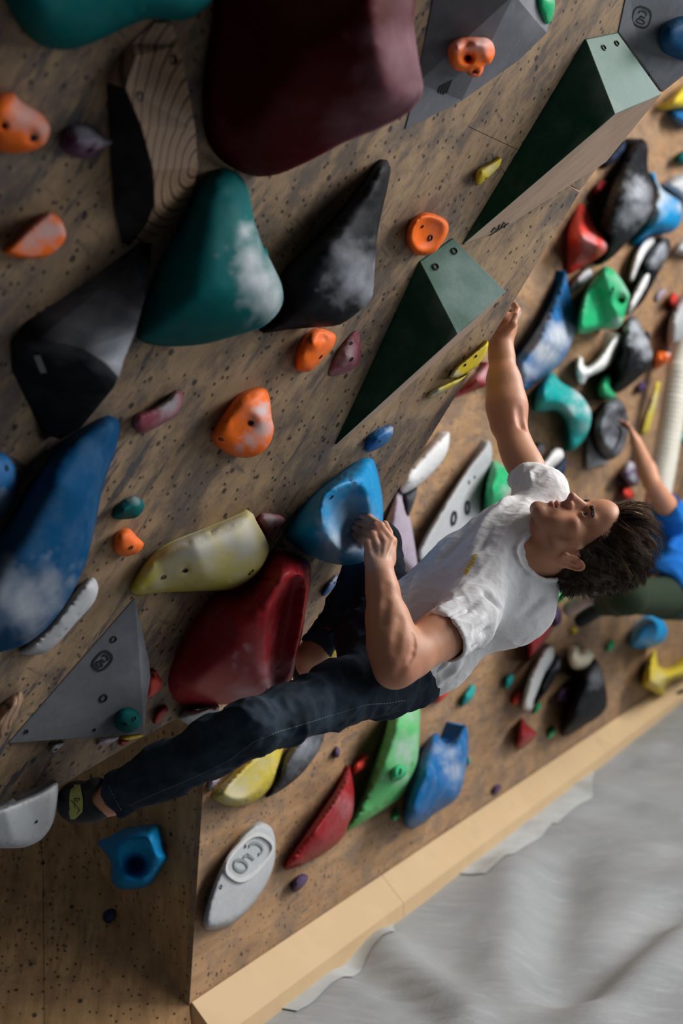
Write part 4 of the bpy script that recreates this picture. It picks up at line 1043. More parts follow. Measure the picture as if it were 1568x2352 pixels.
hb('dark grey egg hold above the raised sleeve', [(1222, 1036), (1232, 1020), (1246, 1018), (1250, 1032), (1238, 1055), (1226, 1060)], [(1237, 1037)], 0.10, H['charcoal'], n=32)
hb('yellow hold seen between the climber\'s legs', [(745, 1508), (760, 1480), (785, 1445), (806, 1425), (820, 1432), (806, 1470), (780, 1500), (755, 1515)], [(785, 1470)], 0.08, H['yellow'], n=36)
hb('thin white hold behind the far leg', [(684, 1490), (690, 1460), (708, 1432), (716, 1432), (704, 1470), (692, 1500)], [(698, 1465)], 0.04, H['white'], n=28)
# lower part of the far wall
hb('tall soft green fin hold below the waist', [(962, 1600), (930, 1605), (898, 1625), (884, 1680), (862, 1745), (830, 1830), (797, 1905), (832, 1890), (880, 1860), (915, 1835), (942, 1800), (958, 1750), (963, 1690)], [(930, 1680, 1), (900, 1770, .9), (850, 1850, .5)], 0.16, H['green_soft'], 'dome', 0.6, chalk=[(930, 1720, 36, .75), (915, 1780, 30, .6), (945, 1640, 26, .4)], n=52)
hb('small bright green jib sitting on the green fin hold', [(896, 1788), (902, 1764), (916, 1754), (932, 1762), (934, 1776), (918, 1792), (902, 1796)], [(916, 1774)], 0.06, H['green'], seat=0.13, n=30, bolts=[(918, 1772, .012)])
hb('blue two horned hold right of the green fin', [(1068, 1665), (1050, 1685), (1032, 1704), (1020, 1706), (1010, 1694), (1004, 1683), (990, 1690), (968, 1725), (945, 1785), (930, 1850), (926, 1885), (938, 1902), (960, 1898), (1000, 1868), (1045, 1838), (1062, 1800), (1073, 1740), (1074, 1690)], [(1035, 1750, .8), (1000, 1790, 1), (960, 1850, .9)], 0.20, H['blue_mid'], 'dome', 0.7, chalk=[(1045, 1770, 28, .6), (1035, 1730, 22, .5), (1012, 1720, 18, .4)], n=64)
hb('long maroon blade hold left of the green fin', [(804, 1760), (790, 1780), (765, 1822), (725, 1880), (685, 1938), (654, 1984), (658, 1998), (690, 1988), (735, 1966), (780, 1932), (806, 1885), (814, 1830)], [(785, 1840, 1), (730, 1920, .9), (690, 1965, .6)], 0.12, H['red'], 'dome', 0.5, chalk=[(795, 1850, 26, .3)], n=48)
badge = hb('pale grey shield shaped hold with a raised badge', [(600, 1888), (585, 1892), (560, 1912), (525, 1958), (495, 2018), (474, 2080), (466, 2115), (472, 2134), (490, 2136), (530, 2124), (575, 2085), (612, 2030), (630, 1980), (632, 1930), (622, 1900)], [(590, 1960, 1), (545, 2050, 1)], 0.06, H['pale'], 'slab', 0.5, chalk=[(580, 1990, 60, .5)], bolts=[(562, 1944, .006), (506, 2037, .007)], n=52)
def raised_badge():
    pts = [WB.at(560, 2000, 0.0605), WB.at(600, 1980, 0.0605), WB.at(560, 2040, 0.0605)]
    og = np.array(badge.location)
    ink, ring = logo_lines((612, 1948), (-56, 62), (-30, -22))
    wmat = mat_plain('chalky_relief', (0.50, 0.50, 0.50), 0.7)
    strokes_on(badge, og, pts, ink, 0.008, mat_plain('grey_recess', (0.20, 0.22, 0.22), 0.7), 'badge_letters', 'letters CrO', raise_=0.002)
    strokes_on(badge, og, pts, ring, 0.012, wmat, 'badge_outline', 'raised white outline', raise_=0.006)
raised_badge()
hb('yellow disc hold under the near thigh', [(652, 1694), (630, 1698), (600, 1712), (560, 1748), (520, 1790), (488, 1822), (494, 1838), (520, 1850), (552, 1852), (590, 1838), (624, 1805), (642, 1762)], [(600, 1765, 1), (550, 1810, .9)], 0.10, H['cream'], 'rimmed', 0.7, chalk=[(540, 1820, 40, .7), (600, 1740, 30, .3)], n=48)
hb('grey and black hold right of the yellow disc', [(747, 1668), (720, 1672), (690, 1690), (660, 1725), (625, 1785), (598, 1828), (612, 1832), (650, 1812), (690, 1780), (725, 1735), (742, 1700)], [(700, 1715, 1), (660, 1770, .9)], 0.12, H['charcoal'], 'dome', 0.5, chalk=[(695, 1715, 40, .7)], n=44)
hb('small lilac edge of a hold left of the yellow disc', [(478, 1808), (484, 1788), (502, 1776), (506, 1788), (494, 1806), (482, 1816)], [(492, 1795)], 0.04, H['lilac'], n=24)
jibs = [
 ('small orange pebble hold beside the green fin', [(808, 1778), (814, 1755), (830, 1742), (846, 1735), (844, 1758), (828, 1772), (812, 1780)], 'scarlet', .06),
 ('small dark purple jib under the near thigh', [(766, 1730), (772, 1714), (780, 1722), (778, 1738), (768, 1740)], 'purple', .03),
 ('small dark purple stone hold below the maroon blade', [(670, 2042), (676, 2018), (694, 2008), (708, 2012), (700, 2032), (682, 2048)], 'purple', .05),
 ('small green jib left of the blue two horned hold', [(900, 1882), (904, 1866), (916, 1862), (918, 1874), (908, 1886)], 'green', .03),
 ('small dark jib under the green fin hold', [(862, 1862), (872, 1848), (888, 1844), (880, 1858), (868, 1866)], 'purple', .03),
 ('small dark purple jib near the kick board', [(1128, 1820), (1134, 1806), (1148, 1802), (1150, 1812), (1138, 1826)], 'purple', .03),
 ('tiny teal jib touching the right side of the blue two horned hold', [(1070, 1752), (1074, 1738), (1080, 1746), (1076, 1758)], 'teal_bright', .03),
 ('small orange red hold under the hem of the white shirt', [(996, 1612), (1002, 1590), (1014, 1572), (1028, 1578), (1028, 1594), (1010, 1612)], 'scarlet', .06),
 ('narrow teal jib right of the orange red hold under the shirt', [(1058, 1622), (1064, 1598), (1082, 1572), (1092, 1580), (1086, 1602), (1070, 1618)], 'teal_bright', .05),
 ('small teal jib left of the white and black twin hold', [(1158, 1582), (1162, 1556), (1174, 1546), (1180, 1556), (1172, 1576)], 'teal_bright', .05),
 ('small orange jib left of the foot of the white and black twin hold', [(1176, 1618), (1180, 1598), (1192, 1588), (1198, 1598), (1190, 1616)], 'scarlet', .05),
 ('dark red triangular hold low on the far wall', [(1184, 1716), (1190, 1672), (1198, 1648), (1210, 1664), (1232, 1684), (1222, 1702), (1200, 1718)], 'red', .10),
 ('small green jib right of the dark red triangle', [(1256, 1692), (1262, 1674), (1274, 1670), (1276, 1684), (1264, 1696)], 'green', .04),
 ('small green jib at the foot of the white and black twin hold', [(1224, 1638), (1230, 1620), (1242, 1614), (1240, 1628), (1228, 1640)], 'green', .04),
 ('purple rounded hold between the twin hold and the black slab hold', [(1276, 1608), (1282, 1588), (1298, 1576), (1314, 1582), (1314, 1600), (1294, 1612)], 'purple', .08),
 ('small green jib left of the blue dome hold', [(1392, 1494), (1396, 1478), (1408, 1470), (1412, 1482), (1402, 1496)], 'green', .05),
 ('small yellow jib above the ivory hold', [(1308, 1452), (1314, 1442), (1326, 1442), (1326, 1454), (1314, 1458)], 'yellow', .04),
 ('green jib at the right edge above the blue dome hold', [(1556, 1402), (1562, 1388), (1580, 1386), (1582, 1404), (1566, 1410)], 'green', .07),
]
for lab, ol, m_, hh_ in jibs:
    a = np.mean(ol, 0)
    hb(lab, ol, [tuple(a)], hh_, H[m_], 'cone' if hh_ < .045 else 'dome', 0.5, n=28)
hb('dark red wedge hold under the shirt\'s back', [(1214, 1428), (1232, 1408), (1252, 1400), (1266, 1424), (1262, 1450), (1240, 1488), (1214, 1514), (1212, 1470)], [(1238, 1442)], 0.14, H['red'], 'slab', n=36)
hb('purple hold right of the dark red wedge hold', [(1258, 1412), (1266, 1394), (1282, 1392), (1290, 1412), (1286, 1432), (1270, 1440)], [(1275, 1415)], 0.12, H['purple'], n=32)
hb('soft green hold showing under the nape', [(1236, 1398), (1262, 1370), (1290, 1340), (1300, 1345), (1300, 1372), (1270, 1392)], [(1276, 1372)], 0.14, H['green_soft'], n=36)
hb('yellow sliver of a hold behind the shirt\'s back', [(1196, 1440), (1204, 1428), (1222, 1412), (1222, 1420), (1208, 1436)], [(1210, 1426)], 0.05, H['yellow'], n=24)
tw = hb('white and black twin hold shaped like a pointed shoe', [(1268, 1480), (1250, 1488), (1228, 1520), (1210, 1565), (1198, 1612), (1200, 1630), (1220, 1632), (1226, 1610), (1250, 1560), (1272, 1510)], [(1252, 1510, .9), (1222, 1570, 1), (1210, 1618, .8)], 0.14, H['white'], 'dome', 0.6, n=48)
hb('black tapered hold lying right of the white twin', [(1288, 1508), (1272, 1504), (1254, 1524), (1236, 1560), (1222, 1600), (1224, 1618), (1240, 1608), (1266, 1572), (1284, 1538)], [(1264, 1535, 1), (1240, 1585, .8)], 0.15, H['black'], 'dome', 0.6, n=44, chalk=[(1276, 1522, 18, .6)])
hb('ivory double knob hold above the black slab hold', [(1304, 1494), (1312, 1484), (1326, 1484), (1334, 1492), (1342, 1486), (1356, 1492), (1364, 1506), (1352, 1528), (1332, 1542), (1312, 1536), (1304, 1516)], [(1320, 1506), (1346, 1512)], 0.20, H['ivory'], 'dome', 0.6, bumps=[(1334, 1494, 7, -.05)], n=44)
hb('black slab hold low on the far wall beneath the ivory hold', [(1366, 1512), (1352, 1526), (1334, 1556), (1310, 1610), (1290, 1662), (1288, 1688), (1304, 1690), (1340, 1668), (1378, 1644), (1394, 1618), (1390, 1574), (1378, 1530)], [(1362, 1570, 1), (1340, 1630, .9)], 0.22, H['black'], 'dome', 0.6, n=48, chalk=[(1370, 1550, 28, .5)])
hb('blue dome hold at the right under the second climber', [(1492, 1410), (1470, 1424), (1452, 1446), (1446, 1472), (1452, 1488), (1480, 1490), (1512, 1482), (1530, 1464), (1532, 1442), (1518, 1420)], [(1490, 1448)], 0.24, H['blue'], 'dome', 0.6, n=40)
hb('yellow forked hold at the bottom right of the far wall', [(1504, 1492), (1490, 1510), (1478, 1545), (1474, 1575), (1490, 1584), (1510, 1596), (1528, 1600), (1526, 1582), (1545, 1562), (1590, 1550), (1600, 1515), (1560, 1528), (1530, 1535), (1512, 1530), (1508, 1510)], [(1500, 1530, .9), (1510, 1565, 1), (1560, 1545, 1)], 0.20, H['yellow'], 'dome', 0.6, n=52, chalk=[(1515, 1560, 22, .5)])
hb('black hold beneath the yellow forked hold', [(1536, 1602), (1542, 1590), (1562, 1580), (1602, 1566), (1610, 1598), (1568, 1608), (1546, 1608)], [(1570, 1592)], 0.10, H['black'], n=36)
# blue hold in the corner facet and its neighbours
hold('blue hold with a round hollow in the shaded corner', WD,
     [(224, 1934), (250, 1922), (282, 1904), (325, 1896), (364, 1893), (368, 1910), (374, 1930), (376, 1950), (385, 1968), (372, 1990), (358, 2014), (338, 2036), (300, 2043), (272, 2040), (258, 2026), (254, 2000), (256, 1985), (240, 1958)],
     [(305, 1965)], 0.16, H['blue'], 'rimmed', 0.5, bumps=[(318, 1985, 30, -.12)], n=60)
hold('small dark blue stone hold in the shaded corner', WC, [(236, 2112), (238, 2096), (252, 2087), (266, 2090), (266, 2106), (250, 2121)], [(251, 2103)], 0.05, H['navy'], n=28)
hold('tiny dark triangular jib beside the near ankle', WD, [(226, 1867), (236, 1858), (248, 1856), (247, 1867), (236, 1870)], [(238, 1863)], 0.03, H['black'], n=24)
# white corrugated hose hanging in front of the far wall
def hose():
    bm = bmesh.new()
    pts = [(1574, 800), (1560, 850), (1548, 920), (1538, 985), (1527, 1050), (1516, 1110), (1506, 1165), (1502, 1200)]
    ctr = [WB.at(x, y, 0.20) for x, y in pts]
    rad = 0.073
    rows = []
    m = 130
    for k in range(m):
        u = k / (m - 1) * (len(ctr) - 1)
        i = min(int(u), len(ctr) - 2); t = u - i
        c = ctr[i] * (1 - t) + ctr[i + 1] * t
        d = unit(ctr[i + 1] - ctr[i])
        a = unit(np.cross(d, WB.m)); b = np.cross(d, a)
        r = rad * (1.0 + 0.06 * math.cos(k * 2 * math.pi / 3.0))
        rows.append([bm.verts.new(tuple(c + r * (math.cos(p) * a + math.sin(p) * b))) for p in np.linspace(0, 2 * math.pi, 16, endpoint=False)])
    for a, b in zip(rows[:-1], rows[1:]):
        for i in range(16): bm.faces.new((a[i], a[(i + 1) % 16], b[(i + 1) % 16], b[i]))
    bm.faces.new(rows[0]); bm.faces.new(rows[-1][::-1])
    o = from_bm('corrugated_hose', bm, mat_plain('cream_plastic', (0.60, 0.58, 0.50), 0.5), None, True)
    tag(o, 'cream white corrugated hose hanging at the right before the far wall', 'hose')
hose()
# ------------------------------------------------------------------ people: distance-field bodies
import openvdb
class Field:
    """signed distances on a grid, built up from smooth unions of simple shapes"""
    def __init__(self, lo, hi, vox):
        self.lo = np.asarray(lo, float); self.vox = vox
        self.n = np.ceil((np.asarray(hi) - self.lo) / vox).astype(int) + 1
        self.d = np.full(self.n, 1.0, np.float32)
    def win(self, lo, hi):
        a = np.clip(np.floor((lo - self.lo) / self.vox).astype(int), 0, self.n)
        b = np.clip(np.ceil((hi - self.lo) / self.vox).astype(int) + 1, 0, self.n)
        if (b <= a).any(): return None, None
        ax = [self.lo[i] + self.vox * np.arange(a[i], b[i]) for i in range(3)]
        g = np.meshgrid(*ax, indexing='ij')
        return tuple(slice(a[i], b[i]) for i in range(3)), np.stack(g, -1).astype(np.float32)
    def put(self, f, lo, hi, k=0.01, sub=False):
        m = k + 3 * self.vox
        sl, g = self.win(np.asarray(lo) - m, np.asarray(hi) + m)
        if sl is None: return self
        v = f(g)
        d = self.d[sl]
        if sub: v = -v; h = np.clip(0.5 - 0.5 * (d - v) / k, 0, 1); self.d[sl] = d * (1 - h) + v * h + k * h * (1 - h)
        else: h = np.clip(0.5 + 0.5 * (d - v) / k, 0, 1); self.d[sl] = d * (1 - h) + v * h - k * h * (1 - h)
        return self
    def ball(self, c, r, k=0.01, sub=False):
        c = np.asarray(c, float)
        return self.put(lambda g: np.linalg.norm(g - c.astype(np.float32), axis=-1) - r, c - r, c + r, k, sub)
    def cone(self, a, b, ra, rb, k=0.01, sub=False):
        a = np.asarray(a, float); b = np.asarray(b, float); ab = (b - a); L = ab @ ab + 1e-12
        def f(g):
            t = np.clip(((g - a) @ ab) / L, 0, 1)
            q = g - a - t[..., None] * ab
            return np.linalg.norm(q, axis=-1) - (ra + (rb - ra) * t)
        R = max(ra, rb)
        return self.put(f, np.minimum(a, b) - R, np.maximum(a, b) + R, k, sub)
    def chain(self, pts, rs, k=0.01):
        for (a, b, ra, rb) in zip(pts[:-1], pts[1:], rs[:-1], rs[1:]): self.cone(a, b, ra, rb, k)
        return self
    def ell(self, c, r, R=None, k=0.01, sub=False):
        c = np.asarray(c, float); r = np.asarray(r, float)
        R = np.eye(3) if R is None else np.asarray(R)        # rows = axes
        def f(g):
            q = (g - c) @ R.T
            k0 = np.linalg.norm(q / r, axis=-1); k1 = np.linalg.norm(q / (r * r), axis=-1)
            return k0 * (k0 - 1) / np.maximum(k1, 1e-6)
        e = np.sqrt(((R.T * r) ** 2).sum(1))
        return self.put(f, c - e, c + e, k, sub)
    def cut(self, p, nrm):
        """remove everything on the side the normal points to"""
        ax = [self.lo[i] + self.vox * np.arange(self.n[i]) for i in range(3)]
        g = sum((ax[i] - p[i]).reshape([-1 if j == i else 1 for j in range(3)]) * nrm[i] for i in range(3))
        self.d = np.maximum(self.d, g.astype(np.float32)); return self
    def mesh(self):
        g = openvdb.FloatGrid(background=1.0)
        g.copyFromArray(np.clip(self.d, -1, 1))
        v, q = g.convertToQuads(isovalue=0.0)
        return np.asarray(v, float) * self.vox + self.lo, np.asarray(q)[:, ::-1]
def laplace(v, q, it, f=0.5):
    n = len(v)
    e = np.concatenate([q[:, [0, 1]], q[:, [1, 2]], q[:, [2, 3]], q[:, [3, 0]]])
    a = np.concatenate([e[:, 0], e[:, 1]]); b = np.concatenate([e[:, 1], e[:, 0]])
    c = np.bincount(a, minlength=n)
    for _ in range(it):
        av = np.stack([np.bincount(a, weights=v[b, i], minlength=n) for i in range(3)], 1) / np.maximum(c, 1)[:, None]
        v = v + f * (av - v)
    return v
def vnormals(v, q):
    fn = np.cross(v[q[:, 2]] - v[q[:, 0]], v[q[:, 3]] - v[q[:, 1]])
    nn = np.zeros_like(v)
    for i in range(4):
        for j in range(3): nn[:, j] += np.bincount(q[:, i], weights=fn[:, j], minlength=len(v))
    return nn / (np.linalg.norm(nn, axis=1)[:, None] + 1e-12)
def join(parts):
    V, Q, o = [], [], 0
    for v, q in parts:
        V.append(v); Q.append(q + o); o += len(v)
    return np.concatenate(V), np.concatenate(Q)
def Fld(pts, pad, vox):
    pts = np.asarray(pts)
    return Field(pts.min(0) - pad, pts.max(0) + pad, vox)

def mat_skin(key, col, tint):
    m, nt, b = nodes(key)
    v = coords(nt)
    at = nt.nodes.new('ShaderNodeAttribute'); at.attribute_name = 'flush'
    a2 = nt.nodes.new('ShaderNodeAttribute'); a2.attribute_name = 'shade'
    a3 = nt.nodes.new('ShaderNodeAttribute'); a3.attribute_name = 'chalk'
    n1 = noise(nt, v, 45, 5, 0.6); n2 = noise(nt, v, 320, 3, 0.6)
    c = mix(nt, math_n(nt, 'MULTIPLY', n1, 0.5), col, tuple(x * y for x, y in zip(col, (1.0, 0.72, 0.62))))
    c = mix(nt, at.outputs['Fac'], c, tint)
    c = mix(nt, a2.outputs['Fac'], c, (0.055, 0.035, 0.026))
    c = mix(nt, math_n(nt, 'MULTIPLY', a3.outputs['Fac'], n1), c, (0.50, 0.47, 0.46))
    nt.links.new(c, b.inputs['Base Color'])
    b.inputs['Roughness'].default_value = 0.48
    b.inputs['Specular IOR Level'].default_value = 0.28
    b.inputs['Subsurface Weight'].default_value = 0.12
    b.inputs['Subsurface Radius'].default_value = (1.0, 0.35, 0.2)
    b.inputs['Subsurface Scale'].default_value = 0.008
    n3 = noise(nt, v, 90, 4, .7)
    bump(nt, b, math_n(nt, 'ADD', n2, math_n(nt, 'MULTIPLY', n3, 1.5)), 0.22, 0.0012)
    return m
M_SKIN = mat_skin('skin', (0.53, 0.272, 0.165), (0.46, 0.11, 0.08))

# ---- the near climber -------------------------------------------------------
ZH = 3.34                                    # depth of the head
def cv(x, y, z): return unit(x * RIGHT - y * UP + z * FWD)   # right, down, away
hu = cv(0.995, 0.015, 0.04)                  # crown direction
yaw = math.radians(20)
hf0 = cv(-0.02, -1, 0)
hl0 = unit(np.cross(hu, hf0)); hf0 = unit(np.cross(hl0, hu))
hf = math.cos(yaw) * hf0 + math.sin(yaw) * hl0     # where the face looks
hl = unit(np.cross(hu, hf))                  # his left side
HO = P(1318, 1251, ZH)
HR = np.stack([hl, hf, hu])                  # rows: local axes
HS = 1.0
def hw(l, f, u): return HO + HS * (l * hl + f * hf + u * hu)

def build_head():
    vox = 0.0019
    F = Field([-0.105, -0.125, -0.20], [0.105, 0.15, 0.145], vox)
    F.ell((0, -.014, .047), (.073, .094, .083), k=.01)
    F.ell((0, .044, .050), (.060, .060, .056), k=.02)
    F.ell((0, .040, -.022), (.056, .056, .060), k=.02)
    for s in (-1, 1):
        F.cone((s * .062, .008, -.008), (s * .052, .010, -.058), .016, .016, .02)
        F.cone((s * .052, .012, -.058), (s * .016, .084, -.092), .015, .015, .02)
        F.ell((s * .046, .062, -.014), (.021, .022, .017), k=.018)
        F.ell((s * .036, .065, -.050), (.022, .022, .028), k=.02)
    F.ell((0, .081, -.088), (.020, .0135, .014), k=.02)
    F.ell((0, .078, -.074), (.022, .016, .018), k=.02)
    F.cone((-.040, .079, .031), (.040, .079, .031), .012, .012, .014)
    F.cone((-.014, .088, .030), (.014, .088, .030), .0105, .0105, .01)
    F.ell((0, .084, .064), (.048, .023, .034), k=.02)
    for s in (-1, 1):
        F.ell((s * .032, .097, .011), (.0175, .014, .0110), k=.010, sub=True)
    # nose
    F.cone((0, .090, .026), (0, .1165, -.009), .0078, .0080, .009)
    F.cone((0, .080, .028), (0, .099, -.012), .0120, .0120, .010)
    F.ell((0, .1195, -.0150), (.0092, .0105, .0085), k=.006)
    F.cone((0, .1165, -.016), (0, .101, -.030), .0070, .0060, .006)
    for s in (-1, 1):
        F.ell((s * .0120, .1015, -.0195), (.0068, .0115, .0075), k=.005)
        F.ell((s * .0070, .1095, -.0268), (.0028, .0058, .0030), k=.003, sub=True)
    F.cone((0, .098, -.022), (0, .100, -.034), .0085, .0065, .006)
    # mouth
    F.ell((0, .080, -.052), (.030, .0205, .022), k=.014)
    for s in (-1, 1):
        F.cone((s * .021, .091, -.0525), (s * .006, .1015, -.0485), .0042, .0058, .004)
        F.cone((s * .020, .0905, -.0555), (s * .005, .0995, -.0595), .0040, .0066, .004)
    F.cone((-.005, .0995, -.0595), (.005, .0995, -.0595), .0066, .0066, .003)
    F.cone((-.006, .1012, -.0485), (.006, .1012, -.0485), .0056, .0056, .003)
    F.cone((-.018, .0985, -.0542), (.018, .0985, -.0542), .0022, .0022, .003, sub=True)
    F.cone((-.008, .104, -.0540), (.008, .104, -.0540), .0026, .0026, .003, sub=True)
    # eyes: skin closes over the eyeballs, an almond slit is left open
    for s in (-1, 1):
        ec = np.array((s * .0315, .0795, .0115))
        F.ell(ec + np.array((0, -.0005, 0)), (.0185, .0160, .0165), k=.006)
        F.ell(ec + np.array((s * .0005, .0140, .0004)), (.0150, .0110, .0056), R=np.stack([unit((1, 0, s * -.10)), (0, 1, 0), unit((s * .10, 0, 1))]), k=.0022, sub=True)
        F.cone(ec + np.array((-.0125, .0100, .0085)), ec + np.array((.0125, .0095, .0085)), .0016, .0016, .0035, sub=True)
        F.cone((s * .0455, .0845, .0265), (s * .0190, .0950, .0255), .0062, .0058, .008)
    # ears
    for s in (-1, 1):
        ez = unit((0, -.50, .87)); ex = unit((s, -.35, -.15)); ex = unit(ex - ez * (ex @ ez)); ey = np.cross(ez, ex) * s
        c0 = np.array((s * .0765, -.010, -.016))
        e = lambda a_, b_, c_: c0 + a_ * ex + b_ * ey + c_ * ez
        F.ell(e(.002, 0, 0), (.0065, .0155, .0275), R=np.stack([ex, ey, ez]), k=.007)
        rim = [e(.0075, .0150 * math.cos(a_) * (1.0 if math.sin(a_) > 0 else .8) , .0275 * math.sin(a_)) for a_ in np.linspace(-2.2, 1.2, 10)] if False else [e(.0070 - .003 * (t > .8), .0158 * math.cos(a_), .0280 * math.sin(a_)) for t, a_ in zip(np.linspace(0, 1, 17), np.linspace(.35, 4.6, 17))]
        F.chain(rim, [.0033] * 17, .003)
        F.ell(e(.0100, .004, -.002), (.0075, .0078, .0120), R=np.stack([ex, ey, ez]), k=.004, sub=True)
        F.cone(e(.0095, -.0085, -.010), e(.0095, -.0075, .014), .0030, .0030, .003, sub=True)
        F.ell(e(.0030, .006, -.0250), (.0050, .0065, .0070), k=.005)
    # neck
    F.cone((0, -.022, -.030), (.012, -.040, -.120), .052, .054, .03)
    F.cone((0, .030, -.070), (.004, .004, -.120), .026, .022, .03)
    F.ell((0, .034, -.108), (.010, .014, .014), k=.015)
    for s in (-1, 1): F.cone((s * .060, -.018, -.040), (s * .022 + .006, .008, -.130), .013, .012, .02)
    v, q = F.mesh()
    v = laplace(v, q, 2, 0.4)
    fl = np.zeros(len(v)); sh = np.zeros(len(v))
    l, f, u = v.T
    g = lambda c, r: np.clip(1.25 - np.sqrt(((v - c) ** 2 / np.asarray(r) ** 2).sum(1)), 0, 1)
    lips = np.maximum(g((0, .103, -.0485), (.023, .012, .0060)), g((0, .102, -.0600), (.021, .012, .0070)))
    fl = np.maximum(fl, np.clip(lips * 2.2, 0, 0.62))
    for s in (-1, 1): fl = np.maximum(fl, 0.35 * g((s * .047, .070, -.020), (.022, .03, .02)))
    fl = np.maximum(fl, 0.35 * g((0, .118, -.014), (.014, .014, .012)))
    for s in (-1, 1): fl = np.maximum(fl, 0.35 * g((s * .083, -.010, .002), (.012, .022, .034)))
    beard = np.maximum(g((0, .085, -.085), (.050, .045, .036)), 0.8 * g((0, .10, -.040), (.024, .02, .0075)))
    for s in (-1, 1): beard = np.maximum(beard, 0.7 * g((s * .052, .030, -.055), (.022, .05, .032)))
    sh = np.maximum(sh, 0.50 * np.clip(beard, 0, 1) * (1 - np.clip(lips * 2.5, 0, 1)))
    for s in (-1, 1):
        sh = np.maximum(sh, 0.5 * np.clip(g((s * .0315, .092, .0185), (.016, .008, .0035)) * 2, 0, 1))
    global HEAD_LOCAL
    HEAD_LOCAL = v
    w = HO + HS * (v @ HR)
    return (w, q), fl, sh
HEAD, HFL, HSH = build_head()

# joints of the near climber (right, down, away)
J = dict(
    sh_l=P(1078, 1412, 3.22), el_l=P(908, 1530, 3.04), wr_l=P(873, 1325, 3.112),
    sh_r=P(1238, 1138, 3.48), el_r=P(1166, 975, 3.60), wr_r=P(1149, 790, 3.685),
    neck=P(1222, 1288, 3.36), chest=P(1120, 1300, 3.40), belly=P(1005, 1405, 3.38), pelvis=P(905, 1500, 3.34),
    hip_l=P(868, 1560, 3.22), kn_l=P(575, 1672, 2.86), an_l=P(252, 1834, 3.00),
    hip_r=P(885, 1440, 3.40), kn_r=P(868, 1250, 3.55), an_r=P(716, 1505, 3.46),
)
def along(a, b, t): return a + (b - a) * t
def limb_arm(F, sh, el, wr, bulge, r=(.050, .044, .039, .043, .030, .026), flat=None):
    """upper arm with biceps and triceps, forearm with its muscle belly"""
    F.chain([sh, along(sh, el, .35), along(sh, el, .8), el], [r[0], r[0] * .96, r[1] * .93, r[2]], .02)
    d = unit(bulge)
    F.ell(along(sh, el, .50) + d * .014, (.030, .030, .075), R=frame_z(unit(el - sh)), k=.025)
    F.ell(along(sh, el, .42) - d * .014, (.028, .028, .080), R=frame_z(unit(el - sh)), k=.025)
    F.chain([el, along(el, wr, .22), along(el, wr, .55), along(el, wr, .85), wr], [r[2] * .98, r[3], r[3] * .84, r[4] * .98, r[5]], .02)
def frame_z(z):
    z = unit(z); x = unit(np.cross(z, [0.3, 0.2, 1.0])); y = np.cross(z, x)
    return np.stack([x, y, z])

